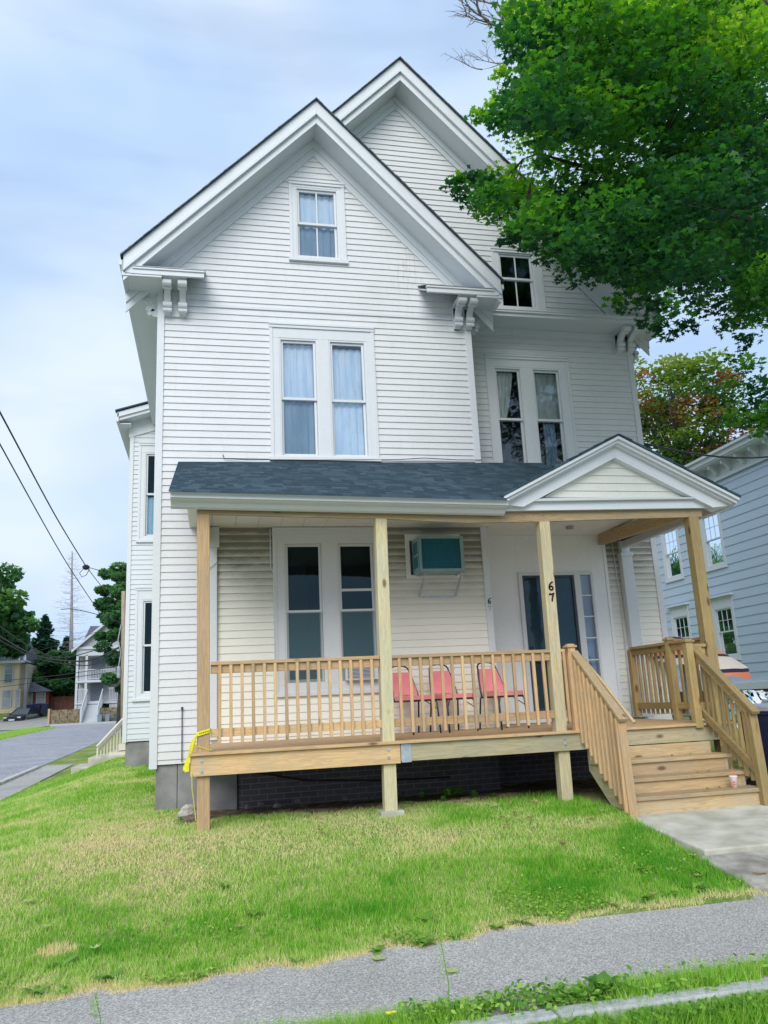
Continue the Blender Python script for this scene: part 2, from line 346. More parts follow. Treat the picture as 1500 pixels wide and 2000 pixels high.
# ================================================================ GROUND
def sm(a, b, t): t = min(1., max(0., (t-a)/(b-a))); return t*t*(3-2*t)
def street(y): return .9*min(1., max(0., (y-10)/55.))
def G(x, y):
    if y < -4.66: return -.02-.16*min(1, (-4.66-y)/.05)
    s = street(y)
    lawn = .37*sm(-3.5, -.3, y)+.20*sm(2.5, 8.5, y)
    if y > 8.5: lawn = .57+(y-8.5)*.016
    t = sm(-4.2, -1.5, x)
    z = s*(1-t)+lawn*t
    z += 1.15*sm(63.6, 64.5, y)*sm(-12.8, -12.6, x) + 1.2*sm(70, 75, y)*sm(-12.6, -13.5, x)*(1 if x < -12.6 else 0)
    if .5 < y < 2.9 and x > -.5: z -= .10*sm(.7, 1.9, y)*sm(-.45, .3, x)
    if x > 4.16 and -3.15 < y < -.82: z -= .12*sm(4.16, 4.3, x)
    if y > 90: z += min(10, (y-90)*.05)
    return z
xs = np.unique(np.round(np.concatenate([np.linspace(-420, -24, 18), np.arange(-24, -5, .5), np.arange(-5, 8, .2), np.arange(8, 30, .8), np.linspace(30, 420, 18)]), 3))
ys = np.unique(np.round(np.concatenate([np.linspace(-60, -6, 8), [-5.2, -4.95, -4.71, -4.66], np.arange(-4.6, 10.01, .2), np.arange(10.5, 62, 1), np.arange(62, 64, .2), np.arange(64, 92, 1), np.linspace(95, 620, 20)]), 3))
def grid(name, xs, ys, fz, mat, kind='structure', keep=None):
    nx = len(xs); mb = MB()
    for y in ys:
        for x in xs: mb.v.append((float(x), float(y), fz(float(x), float(y))))
    for j in range(len(ys)-1):
        for i in range(nx-1):
            if keep and not keep((xs[i]+xs[i+1])/2, (ys[j]+ys[j+1])/2): continue
            mb.f.append((j*nx+i, j*nx+i+1, (j+1)*nx+i+1, (j+1)*nx+i)); mb.m.append(0); mb.t.append(.5)
    o = mb.build(name, mat, smooth=True, recalc=False); tag(o, kind=kind); return o
def lawnmat():
    mt, N, L, b = newmat('lawn_ground', .95, .1); v = coords(N, L)
    c = ramp(N, L, noise(N, L, v, .9, 6, .6), [(.34, (.40, .36, .19)), (.46, (.26, .31, .10)), (.6, (.18, .29, .05)), (.75, (.10, .24, .03))])
    c2 = ramp(N, L, noise(N, L, v, 30, 3), [(.3, (.6,)*3), (.7, (1.25,)*3)])
    L(mixc(N, L, 1.0, c, c2, 'MULTIPLY'), b.inputs['Base Color']); bump(N, L, b, noise(N, L, v, 45, 4), .8, .03); return mt
M['lawn'] = lawnmat()
def asphalt(name, base, speck, sc_=90):
    mt, N, L, b = newmat(name, .9, .2); v = coords(N, L)
    vo = N('ShaderNodeTexVoronoi'); vo.inputs['Scale'].default_value = sc_; L(v, vo.inputs['Vector'])
    s = N('ShaderNodeSeparateColor'); L(vo.outputs['Color'], s.inputs[0])
    c = ramp(N, L, s.outputs[0], [(.0, tuple(x*.6 for x in base)), (.55, base), (.8, tuple(x*1.25 for x in base)), (1, speck)])
    big = ramp(N, L, noise(N, L, v, .8, 5, .6), [(.3, (.84,)*3), (.7, (1.1,)*3)])
    L(mixc(N, L, 1.0, c, big, 'MULTIPLY'), b.inputs['Base Color']); bump(N, L, b, vo.outputs['Distance'], .7, .006); return mt
M['walk'] = asphalt('sidewalk_asphalt', (.42, .405, .375), (.66, .65, .62), 130)
M['road'] = asphalt('road_asphalt', (.34, .345, .37), (.44, .45, .48), 40)
ground = grid('ground', xs, ys, G, 'lawn')
fx = lambda a, b, s: np.arange(a, b+1e-6, s)
def edge_y(x): return np.interp(x, [-4, -1.2, 0, 1.1, 2.46, 3.1, 4.2, 8], [-3.62, -3.6, -3.55, -3.42, -3.16, -3.08, -3.08, -3.08])+.05*np.sin(x*7)+.03*np.sin(x*17+1)
mb = MB(); xx = fx(-4.2, 32, .1)
for xa, xb in zip(xx, xx[1:]):
    ea, eb = float(edge_y(xa))+.03, float(edge_y(xb))+.03
    mb.face([(xa, -4.70, .012), (xb, -4.70, .012), (xb, -3.9, .012), (xa, -3.9, .012)]); mb.face([(xa, -3.9, .012), (xb, -3.9, .012), (xb, eb, .012), (xa, ea, .012)])
tag(mb.build('sidewalk', 'walk', recalc=False), kind='structure')
grid('side_sidewalk', fx(-4.9, -4.1, .2), fx(-4.4, 18, .4), lambda x, y: street(y)+.025, 'walk')
def sroad(x, y): return street(y)+.006 if y < 62 else .9
grid('side_street', np.concatenate([[-11.2, -9.5, -8, -6.5, -5.05]]), fx(-4, 50, 1), lambda x, y: street(y)+.012, 'road')
grid('cross_street', fx(-14.5, 60, 2), fx(50, 60.4, .8), lambda x, y: street(y)+.012, 'road')
grid('main_street', np.linspace(-60, 60, 13), np.linspace(-16, -4.79, 6), lambda x, y: -.13, 'road')
# driveway of the tan house, path beside the far verge
mb = MB(); mb.face([(-14, 57, G(-14, 57)+.03), (-12.3, 60, G(-12.3, 60)+.03), (-14.6, 73, .97+.35), (-18.2, 73, .97+.35), (-18.2, 68, .96), (-16.5, 60, .87)])
mb2 = MB()
g_ = [(-13.2, 55), (-12.4, 61), (-13.4, 67), (-14.4, 72.5), (-18.8, 72.5), (-18.6, 67), (-17.8, 61), (-17, 55)]
mb2.face([(x, y, street(y)+.05+ (1.2*sm(70, 75, y))) for x, y in g_]); tag(mb2.build('driveway', simple('driveway_concrete', (.42, .40, .37), (.33, .32, .30), scale=2)), kind='structure')
mb = MB(); mb.face([(-13.6, 20, street(20)+.03), (-12.5, 20, street(20)+.03), (-12.5, 46, street(46)+.03), (-13.6, 46, street(46)+.03)])
tag(mb.build('far_path', 'conc2'), kind='structure')
# kerbs
mb = MB(); x = -4
while x < 34:
    l = random.uniform(1.4, 2.4); mb.box(x, x+l-.012, -4.80, -4.68, -.35, .03+random.uniform(-.006, .006)); x += l
k = mb.build('kerb', 'granite', bevel=.012); tag(k, kind='structure')
mb = MB(); y = 7
while y < 17:
    l = random.uniform(1.2, 2.1); mb.hexa([(-5.06, y, -.3), (-4.91, y, -.3), (-4.91, y+l-.02, -.3), (-5.06, y+l-.02, -.3), (-5.06, y, street(y)+.09), (-4.91, y, street(y)+.09), (-4.91, y+l-.02, street(y+l)+.09), (-5.06, y+l-.02, street(y+l)+.09)]); y += l
tag(mb.build('side_kerb', simple('pale_kerb', (.6, .58, .5), (.42, .41, .37), scale=6), bevel=.01), kind='structure')
mb = MB(); mb.box(-12.5, 60, 60.5, 60.75, .5, .97+.02)
tag(mb.build('far_kerb', 'granite'), kind='structure')
# concrete walkway in front of the steps
mb = MB()
mb.hexa([(4.19, -2.28, 0), (6.6, -2.28, 0), (6.6, -.86, 0), (4.19, -.86, 0), (4.19, -2.28, .205), (6.6, -2.28, .205), (6.6, -.86, .315), (4.19, -.86, .315)])
tag(mb.build('concrete_path', 'conc2', bevel=.015), kind='structure')
mb = MB(); mb.hexa([(4.13, -3.0, -.1), (6.7, -3.0, -.1), (6.7, -2.29, -.1), (4.13, -2.29, -.1), (4.13, -3.0, .055), (6.7, -3.0, .055), (6.7, -2.29, .165), (4.13, -2.29, .165)])
tag(mb.build('lower_path', 'conc3', bevel=.02), kind='structure')
mb = MB(); 
for i in range(1): pass
tag(grid('bare_soil', fx(-.30, 7.2, .1), fx(.35, 2.85, .1), lambda x, y: G(x, y)+.03+.018*sin(x*5+y*3)+.012*sin(x*17+y*11)-.12*sm(.95+.16*sin(x*3)+.06*sin(x*9), .70+.16*sin(x*3)+.06*sin(x*9), y), 'soil'), kind='structure')

# ================================================================ THE WHITE HOUSE
E_ = .1016; Z0 = 5.052
house = thing('house', 'white clapboard house numbered 67 with two steep gables and a new timber front porch', 'house', (1.6, 2.1, .33))
def bands(z0, z1, cuts):
    zs = {z0, z1}
    k = math.floor((z0-Z0)/E_)
    z = Z0+k*E_
    while z < z1:
        if z > z0: zs.add(z)
        z += E_
    for c in cuts:
        if z0 < c < z1: zs.add(c)
    return sorted(zs)
def siding(mb, P, x0, x1, z0, z1, holes=(), left=None, right=None, T=None, lap=.015):
    """lapped boards on the plane y=P facing -y (T maps (u,off,z)->xyz)"""
    T = T or (lambda u, o, z: (u, P-o, z))
    cuts = [h[2] for h in holes]+[h[3] for h in holes]
    zs = bands(z0, z1, cuts)
    for a, b in zip(zs, zs[1:]):
        if b-a < 1e-4: continue
        k = math.floor((a+b)/2/E_-Z0/E_); cb = Z0+k*E_
        oa = .002+lap*(1-(a-cb)/E_); ob = .002+lap*(1-(b-cb)/E_)
        la, lb = (left(a), left(b)) if left else (x0, x0); ra, rb = (right(a), right(b)) if right else (x1, x1)
        if ra <= la: continue
        if rb < lb: lb = rb = (lb+rb)/2
        iv = [(la, ra, lb, rb)]
        for h in holes:
            if h[2] < (a+b)/2 < h[3]:
                nv = []
                for (p, q, r, s) in iv:
                    if h[0] >= max(q, s) or h[1] <= min(p, r): nv.append((p, q, r, s)); continue
                    if h[0] > p: nv.append((p, h[0], r, max(r, h[0])))
                    if h[1] < q: nv.append((h[1], q, min(s, h[1]), s))
                iv = nv
        for (p, q, r, s) in iv:
            mb.face([T(p, oa, a), T(q, oa, a), T(s, ob, b), T(r, ob, b)])
            if abs(a-cb) < 1e-3: mb.face([T(p, oa, a), T(p, 0, a), T(q, 0, a), T(q, oa, a)])
SL = 1.035
# openings: (x0,x1,z0,z1)
W2 = (.83, 2.425, 5.06, 7.18); W1 = (.83, 2.42, 1.74, 4.03); WG = (1.17, 2.055, 8.27, 9.66)
WR = (4.46, 5.965, 4.95, 7.16); WM = (4.73, 5.66, 8.0, 9.17); ACH = (2.745, 3.56, 3.285, 3.925)
CB = .10
# --- front wing wall
mb = MB(); siding(mb, 2.1, -.68, 3.90, 4.3, 7.40, [W2])
siding(mb, 2.1, -.68, 3.90, 7.43, 8.2, [WG])
gl = lambda z: 1.59-(10.20-z)/1.035; gr = lambda z: 1.59+(10.20-z)/1.035
siding(mb, 2.1, -.68, 3.90, 8.2, 10.19, [WG], lambda z: max(-.68, gl(z)), lambda z: min(3.9, gr(z)))
siding(mb, 2.1, -.68, -.17, .93, 4.3, [])
mb.build('wall', 'siding', house, recalc=False)
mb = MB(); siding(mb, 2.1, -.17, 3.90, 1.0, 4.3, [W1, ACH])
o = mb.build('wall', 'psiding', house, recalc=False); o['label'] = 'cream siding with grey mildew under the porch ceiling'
mb = MB(); mb.box(-.66, 3.88, 2.075, 2.12, 7.385, 7.43); mb.build('belt_board', 'trim', house, bevel=.004)
# --- recessed right wall
ml = lambda z: 3.165-(11.785-z)/1.04; mr = lambda z: 3.165+(11.785-z)/1.04
mb = MB()
siding(mb, 2.8, 4.0, 7.09, 4.3, 7.72, [WR])
siding(mb, 2.8, 1.0, 7.09, 7.72, 11.785, [WM], lambda z: max(1.2, ml(z)), lambda z: min(7.09, mr(z)))
mb.build('wall', 'siding', house, recalc=False)
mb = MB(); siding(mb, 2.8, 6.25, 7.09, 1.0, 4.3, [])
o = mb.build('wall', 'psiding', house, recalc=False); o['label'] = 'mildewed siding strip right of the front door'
# --- side faces (left wall of the front wing, right wall of the main body, return wall)
mb = MB()
siding(mb, 0, 2.1, 7.9, .93, 7.6, [], T=lambda u, o, z: (-.75-o, u, z))
siding(mb, 0, 13, 16, .93, 7.6, [], T=lambda u, o, z: (-.75-o, u, z))
siding(mb, 0, 2.1, 2.8, .93, 7.6, [], T=lambda u, o, z: (3.97+o, u, z))
siding(mb, 0, 2.8, 16, .93, 7.7, [], T=lambda u, o, z: (7.14+o, u, z))
mb.box(-.7, 7.1, 15.9, 16, .3, 7.7)
mb.build('side_wall', 'siding', house, recalc=False)
# --- cornerboards
for nm, (x0, x1, y0, y1, z0, z1) in {'a': (-.78, -.68, 2.07, 2.17, .88, 7.85), 'b': (3.90, 4.0, 2.07, 2.17, 1.16, 7.85), 'c': (7.09, 7.19, 2.77, 2.87, 1.16, 7.7)}.items():
    mb = MB(); mb.box(x0, x1, y0, y1, z0, z1); mb.build('corner_board', 'trim', house, bevel=.004)
# --- foundation
mb = MB()
mb.box(-.70, -.43, 2.13, 2.5, .1, .93); mb.box(-.425, .33, 2.12, 2.5, .1, .93)
mb.box(-.69, -.72+.03, 2.5, 7.9, .1, .93)
o = mb.build('foundation', 'concrete', house, bevel=.01)
mb = MB(); mb.box(.345, 3.95, 2.16, 2.4, .1, 1.0); mb.box(3.95, 7.1, 2.86, 3.1, .1, 1.16); mb.box(6.95, 7.1, 3.1, 16, .1, .93)
mb.build('brick_foundation', 'brick', house)

# --- generic double-hung window unit on a wall frame
def window(W, opens, T, header=0, muntin=False, curt=None, extra=None, sill=True, room='room', glassm='glass', outer_strip=True, screen=False):
    """W casing rect; opens list of (u0,u1,z0,z1,meet); T(u,off,z)"""
    def bx(mb, u0, u1, z0, z1, a, b, mi=0):
        p = [T(u0, a, z0), T(u1, a, z0), T(u1, b, z0), T(u0, b, z0), T(u0, a, z1), T(u1, a, z1), T(u1, b, z1), T(u0, b, z1)]; mb.hexa(p, mi)
    u0, u1, z0, z1 = W; mb = MB()
    zt = max(o[3] for o in opens); zb = min(o[2] for o in opens)
    bx(mb, u0, u1, zt, z1, -.02, .022); bx(mb, u0, u1, z0, zb, -.02, .022)
    es = [u0]+[e for o in opens for e in o[:2]]+[u1]
    for a, b in zip(es[::2], es[1::2]): bx(mb, a, b, zb, zt, -.02, .022)
    if outer_strip:
        bx(mb, u0-.005, u1+.005, z1-.075, z1-.03, .022, .042); bx(mb, u0-.005, u1+.005, z1-.03, z1+.004, .022, .055)
        for a in (u0, u1-.05): bx(mb, a, a+.05, z0, z1-.077, .022, .034)
    win = mb.build('window', 'trim', house_cur[0], bevel=.003)
    if sill:
        mb = MB(); bx(mb, u0-.02, u1+.02, z0-.035, z0+.02, -.0, .06); mb.build('sill', 'trim', win, bevel=.004)
    for i, (a, b, c, d, me) in enumerate(opens):
        mb = MB()
        # jamb reveal
        for (p, q, r, s) in ((a, a+.022, c, d), (b-.022, b, c, d), (a+.022, b-.022, d-.025, d), (a+.022, b-.022, c, c+.025)):
            bx(mb, p, q, r, s, -.10, .015)
        mb.build('jamb', 'trim', win)
        mb = MB(); st = .034; A, B = a+.024, b-.024
        for (r, s, dd) in ((me, d-.027, -.015), (c+.027, me+.035, -.05)):      # upper sash outside, lower inside
            bx(mb, A, A+st, r, s, dd-.03, dd); bx(mb, B-st, B, r, s, dd-.03, dd)
            bx(mb, A+st, B-st, s-.035, s, dd-.03, dd); bx(mb, A+st, B-st, r, r+.04, dd-.03, dd)
            if muntin: bx(mb, (A+B)/2-.011, (A+B)/2+.011, r+.04, s-.035, dd-.027, dd-.004)
        if extra and extra[i]: bx(mb, A+st, B-st, extra[i]-.018, extra[i]+.018, -.045, -.012)
        mb.build('sash', 'trim', win, bevel=.002)
        mb = MB()
        for (r, s, dd) in ((me+.04, d-.062, -.03), (c+.067, me, -.065)):
            mb.face([T(A+st-.004, dd, r-.004), T(B-st+.004, dd, r-.004), T(B-st+.004, dd, s+.004), T(A+st-.004, dd, s+.004)])
        mb.build('pane', glassm, win, recalc=False)
        if screen:
            mb = MB(); mb.face([T(A+st-.01, -.012, c+.03), T(B-st+.01, -.012, c+.03), T(B-st+.01, -.012, me+.01), T(A+st-.01, -.012, me+.01)]); mb.build('screen', 'mesh', win, recalc=False)
        # dim room behind
        mb = MB(); D = -1.1
        q = [(a, c), (b, c), (b, d), (a, d)]; fr = [T(u, -.11, z) for u, z in q]; q2 = [(a-.3, c-.2), (b+.3, c-.2), (b+.3, d+.2), (a-.3, d+.2)]; bk = [T(u, D, z) for u, z in q2]
        mb.face(bk)
        for j in range(4): mb.face([fr[j], fr[(j+1) % 4], bk[(j+1) % 4], bk[j]])
        mb.build('interior', room, win, recalc=False)
        if curt and curt[i]:
            for (cu0, cu1, cz0, cz1, cm, sh) in curt[i]:
                mb = MB(); n = 22
                def cu(t, z):
                    k = (z-cz0)/(cz1-cz0)
                    l = cu0; r = cu1
                    if sh == 'L': r = cu0+(cu1-cu0)*(.45+.55*k**.7)
                    if sh == 'R': l = cu1-(cu1-cu0)*(.45+.55*k**.7)
                    return l+(r-l)*t
                rows = [cz0+(cz1-cz0)*j/8 for j in range(9)]
                for j in range(8):
                    for k in range(n):
                        P4 = []
                        for (tt, z) in ((k/n, rows[j]), ((k+1)/n, rows[j]), ((k+1)/n, rows[j+1]), (k/n, rows[j+1])):
                            P4.append(T(cu(tt, z), -.115+.012*sin(tt*31+z)+.006*sin(tt*70), z))
                        mb.face(P4)
                mb.build('curtain', cm, win, smooth=True, recalc=False)
    return win
house_cur = [house]
F = lambda u, o, z: (u, 2.1-o, z); Q = lambda u, o, z: (u, 2.8-o, z)
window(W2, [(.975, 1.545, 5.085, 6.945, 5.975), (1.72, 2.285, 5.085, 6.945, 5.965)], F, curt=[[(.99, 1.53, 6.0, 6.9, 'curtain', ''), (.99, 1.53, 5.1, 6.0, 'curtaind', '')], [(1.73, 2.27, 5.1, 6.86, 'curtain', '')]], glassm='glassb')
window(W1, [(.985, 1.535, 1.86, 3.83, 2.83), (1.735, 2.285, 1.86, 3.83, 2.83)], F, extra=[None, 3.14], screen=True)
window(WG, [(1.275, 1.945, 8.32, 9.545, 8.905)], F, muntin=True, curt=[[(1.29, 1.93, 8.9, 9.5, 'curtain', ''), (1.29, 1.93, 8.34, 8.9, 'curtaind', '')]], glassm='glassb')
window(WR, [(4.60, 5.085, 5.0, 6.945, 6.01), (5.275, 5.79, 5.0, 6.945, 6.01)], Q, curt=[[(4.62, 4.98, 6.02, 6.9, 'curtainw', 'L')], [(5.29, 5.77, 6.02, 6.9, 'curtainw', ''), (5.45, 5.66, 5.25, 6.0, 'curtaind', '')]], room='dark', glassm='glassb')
window(WM, [(4.85, 5.50, 8.05, 9.10, 8.60)], Q, muntin=True, room='dark')

# --- roofs and gable trim
def rake(name, y0, ax, az, half, sl, drops, wallz, ywall, side=(1, 1), tipext=0, frieze_bot=None):
    """rake boards on the front plane y0, both slopes. drops: fascia levels below the roof top"""
    for s, on in ((-1, side[0]), (1, side[1])):
        if not on: continue
        ln = on if on is not True and on > 1 else half
        P = lambda d, y: ((ax, y, az-d), (ax+s*ln, y, az-d-sl*ln))
        lay = [(0.008, drops[0]*.72, 0), (drops[0]*.72, drops[0], .018), (drops[0], drops[1], -.035)]
        for a, b, pr in lay:
            mb = MB(); p0, p1 = P(a, y0-pr), P(a, y0-pr); q = P(b, y0-pr); 
            yb = y0+.05
            A0, A1 = P(a, y0-pr); B0, B1 = P(b, y0-pr); C0, C1 = P(a, yb); D0, D1 = P(b, yb)
            mb.hexa([B0, B1, D1, D0, A0, A1, C1, C0]); mb.build('rake_board', 'trim', house, bevel=.004)
        # soffit
        mb = MB(); A0, A1 = P(drops[1]-.02, y0+.05); C0, C1 = P(drops[1]-.06, ywall); D0, D1 = P(drops[1]-.02-.012, ywall)
        B0, B1 = P(drops[1]-.05, y0+.05)
        mb.hexa([A0, A1, D1, D0, B0, B1, C1, C0]); mb.build('soffit', 'trim', house)
        # frieze on the wall
        fb = az-frieze_bot
        A0, A1 = P(drops[1]-.04, ywall-.03); B0, B1 = P(fb, ywall-.03); C0, C1 = P(drops[1]-.04, ywall); D0, D1 = P(fb, ywall)
        mb = MB(); mb.hexa([B0, B1, D1, D0, A0, A1, C1, C0])
        m_ = drops[1]+(fb-drops[1])*.45
        A0, A1 = P(drops[1]-.04, ywall-.055); B0, B1 = P(m_, ywall-.055); C0, C1 = P(drops[1]-.04, ywall-.031); D0, D1 = P(m_, ywall-.031)
        mb.hexa([B0, B1, D1, D0, A0, A1, C1, C0]); mb.build('frieze_board', 'trim', house, bevel=.003)
rake('f', 1.6, 1.577, 10.776, 2.80, SL, (.265, .395), None, 2.1, (True, True), frieze_bot=10.126+.0)
rake('m', 2.3, 3.165, 12.405, 4.36, SL, (.264, .40), None, 2.8, (1.95, True), frieze_bot=11.785)
# roof slabs
def slab(mb, p, th=.016):    # p: 4 top pts
    lo = [(a, b, c-th) for a, b, c in p]; mb.hexa(lo+list(p))
mb = MB()
AX, AZ = 1.577, 10.782; MX, MZ = 3.165, 12.411
lx, lz = AX-2.84, AZ-SL*2.84; rx, rz = AX+2.84, AZ-SL*2.84
slab(mb, [(lx, 1.57, lz), (AX, 1.57, AZ), (AX, 2.27, AZ), (lx, 2.27, lz)])
slab(mb, [(AX, 1.57, AZ), (rx, 1.57, rz), (rx, 2.80, rz), (AX, 2.80, AZ)])
mlx, mlz = MX-4.42, MZ-SL*4.42; mrx, mrz = MX+4.38, MZ-SL*4.38
slab(mb, [(mlx, 2.27, mlz), (MX, 2.27, MZ), (MX, 16.4, MZ), (mlx, 16.4, mlz)])
slab(mb, [(MX, 2.27, MZ), (mrx, 2.27, mrz), (mrx, 16.4, mrz), (MX, 16.4, MZ)])
mb.build('roof', 'shingle', house)
# ragged shingle edge along the rakes
for (x0, z0, x1, z1, y) in ((lx, lz, AX, AZ, 1.555), (AX, AZ, rx, rz, 1.555), (MX, MZ, mrx, mrz, 2.255), (1.4, MZ-SL*(MX-1.4), MX, MZ, 2.255)):
    mb = MB()
    n = int(abs(x1-x0)/.1)
    for i in range(n):
        a, b = i/n, (i+1)/n; dz = random.uniform(0, .010); o = random.uniform(0, .010)
        xa, xb = x0+(x1-x0)*a, x0+(x1-x0)*b; za, zb = z0+(z1-z0)*a, z0+(z1-z0)*b
        mb.hexa([(xa, y-o, za-.012), (xb, y-o, zb-.012), (xb, y+.2, zb-.012), (xa, y+.2, za-.012), (xa, y-o, za+.004+dz), (xb, y-o, zb+.004), (xb, y+.2, zb+.004), (xa, y+.2, za+.004+dz)], t=random.random())
    mb.build('roof_edge', 'roofedge', house)
# eave soffits/fascias along the sides
mb = MB()
for (x0, x1, ya, yb, zt) in ((lx+.02, -.7, 1.62, 16.3, lz-.02), (3.98, rx-.02, 1.62, 2.79, rz-.02), (7.12, mrx-.02, 2.32, 16.3, mrz-.02)):
    left = x0 < -1
    right = not left
    fx0, fx1 = (x0, x0+.05) if left else (x1-.05, x1)
    mb.box(fx0, fx1, ya, yb, zt-.26, zt-.03)
    gx0, gx1 = (x0-.035, x0) if left else (x1, x1+.035)
    mb.box(gx0, gx1, ya, yb, zt-.10, zt-.02)
    sx0, sx1 = (x0+.05, x1) if left else (x0, x1-.05)
    mb.box(sx0, sx1, ya+.0, yb, zt-.26, zt-.235)
    wx0, wx1 = (x1-.07, x1-.045) if left else (x0+.015, x0+.04)
    mb.box(wx0, wx1, ya+.55, yb, zt-.5, zt-.26)
mb.build('eave', 'trim', house, bevel=.004)
# cornice returns of the front gable
for (x0, x1) in ((-1.085, -.115), (3.19, 4.25)):
    mid = -.37 if x0 < 0 else 3.73; fl = (x0, mid) if x0 < 0 else (mid, x1); sl2 = (mid, x1) if x0 < 0 else (x0, mid)
    mb = MB(); mb.box(fl[0], fl[1], 1.66, 2.1, 7.60, 7.66)
    mb.box(x0, x1, 1.62, 1.66, 7.60, 7.67); mb.box(x0-.012, x1+.012, 1.60, 1.66, 7.67, 7.70)
    mb.hexa([(sl2[0], 1.66, 7.635), (sl2[1], 1.66, 7.635), (sl2[1], 2.1, 7.885), (sl2[0], 2.1, 7.885), (sl2[0], 1.66, 7.66), (sl2[1], 1.66, 7.66), (sl2[1], 2.1, 7.91), (sl2[0], 2.1, 7.91)])
    mb.hexa([(x0-.018, 1.59, 7.70), (x1+.018, 1.59, 7.70), (x1+.018, 2.1, 7.95), (x0-.018, 2.1, 7.95), (x0-.018, 1.59, 7.708), (x1+.018, 1.59, 7.708), (x1+.018, 2.1, 7.96), (x0-.018, 2.1, 7.96)], 1)
    mb.build('cornice_return', ['trim', 'galv'], house, bevel=.003)
for s, x in ((-1, -1.085), (1, 4.25)):   # closing box between return and eave tip
    tip = (lx if s < 0 else rx)
    mb = MB(); mb.hexa([(x, 1.62, 7.60), (x, 2.1, 7.60), (tip-s*.03, 2.1, 7.62), (tip-s*.03, 1.62, 7.62), (x, 1.62, 7.98), (x, 2.1, 7.98), (tip-s*.03, 2.1, 7.80), (tip-s*.03, 1.62, 7.80)])
    mb.build('rake_board', 'trim', house)
# full-width ledge of the main gable
mb = MB(); mb.box(4.42, 7.42, 2.32, 2.8, 7.64, 7.70); mb.box(4.42, 7.44, 2.29, 2.8, 7.70, 7.735)
mb.hexa([(4.42, 2.28, 7.735), (7.45, 2.28, 7.735), (7.45, 2.8, 7.735), (4.42, 2.8, 7.735), (4.42, 2.28, 7.75), (7.45, 2.28, 7.75), (7.45, 2.8, 7.93), (4.42, 2.8, 7.93)])
mb.box(4.02, 4.42, 2.35, 2.8, 7.64, 7.70); mb.box(4.0, 7.09, 2.765, 2.8, 7.52, 7.64)
mb.build('cornice_ledge', 'trim', house, bevel=.004)
# scroll brackets
def bracket(T, wd=.09, D=.40, H=.50):
    """T(a,d,z): a across, d outward from wall, z relative (0 top)"""
    mb = MB(); RR = D-.10; ce = (D-.01, -.045-RR); k_ = (H-.13)/RR
    o_ = []; i_ = []
    for i in range(11):
        a = pi-i/10*pi/2; o_.append((ce[0]+(RR+.035)*cos(a), -.045-(RR)*k_+(RR+.035)*k_*sin(a)-.035*(k_-1))); i_.append((ce[0]+(RR-.03)*cos(a), -.045-RR*k_+(RR-.03)*k_*sin(a)))
    for (p, q), (r, s) in zip(zip(o_, i_), zip(o_[1:], i_[1:])):
        mb.prism([p, r, s, q], lambda u, v, d: T(d, u, v), -wd/2, wd/2)
    mb.prism([(0, 0), (D, 0), (D, -.03), (0, -.03)], lambda u, v, d: T(d, u, v), -wd/2-.01, wd/2+.01)
    mb.prism([(0, 0), (.04, 0), (.04, -H+.12), (.14, -H+.12), (.14, -H+.04), (.06, -H), (0, -H)], lambda u, v, d: T(d, u, v), -wd/2, wd/2)
    for (d, z, r) in ((D-.02, -.055, .05), (D-.10, -.085, .028), (.14, -H+.12, .045), (.125, -H+.045, .032)):
        c = [(r*cos(k*pi/6), r*sin(k*pi/6)) for k in range(12)]
        mb.prism(c, lambda u, v, a, d=d, z=z: T(a, d+u, z+v), -wd/2-.018, wd/2+.018)
    mb.build('bracket', 'trim', house, bevel=.004)
for x in (-.635, -.42): bracket(lambda a, d, z, x=x: (x+a, 2.1-d, 7.60+z), H=.40)
for x in (3.77, 3.955): bracket(lambda a, d, z, x=x: (x+a, 2.1-d, 7.60+z), H=.38)
for x in (6.93, 7.12): bracket(lambda a, d, z, x=x: (x+a, 2.8-d, 7.64+z), H=.36)
for (x, y, s) in ((-.77, 2.2, -1), (3.99, 2.2, 1), (7.18, 2.9, 1)): bracket(lambda a, d, z, x=x, y=y, s=s: (x+s*d, y+a, 7.60+z), D=.38, H=.38)
for q in ((-.69, -.36, 2.06, 2.1, 7.19, 7.60), (3.72, 4.0, 2.06, 2.1, 7.22, 7.60), (6.87, 7.19, 2.76, 2.8, 7.26, 7.64)):
    mb = MB(); mb.box(*q); mb.build('bracket_board', 'trim', house, bevel=.003)
# --- side wing (left, further back)
mb = MB(); WS1 = (-1.515, -.76, 5.04, 7.18); WS2 = (-1.515, -.76, 1.84, 4.08)
siding(mb, 7.9, -1.62, -.75, 1.05, 7.6, [WS1, WS2])
siding(mb, 0, 7.9, 12.5, 1.05, 7.3, [], T=lambda u, o, z: (-1.66-o, u, z))
mb.build('wing_wall', 'bay', house, recalc=False)
S = lambda u, o, z: (u, 7.9-o, z)
window(WS1, [(-1.38, -.86, 5.12, 6.95, 6.03)], S, curt=[[(-1.37, -.87, 5.15, 6.0, 'curtain', '')]]); window(WS2, [(-1.38, -.86, 1.93, 3.82, 2.88)], S)
mb = MB(); mb.box(-1.70, -1.62, 7.87, 7.95, 1.03, 7.36); mb.build('corner_board', 'trim', house, bevel=.003)
mb = MB(); mb.box(-1.64, -.75, 7.93, 8.3, .2, 1.03); mb.box(-1.64, -1.5, 8.3, 12.5, .2, 1.03); mb.build('foundation', 'concrete', house)
mb = MB()
z_ = lambda x, d=0: 7.72+(x+1.943)*.33-d
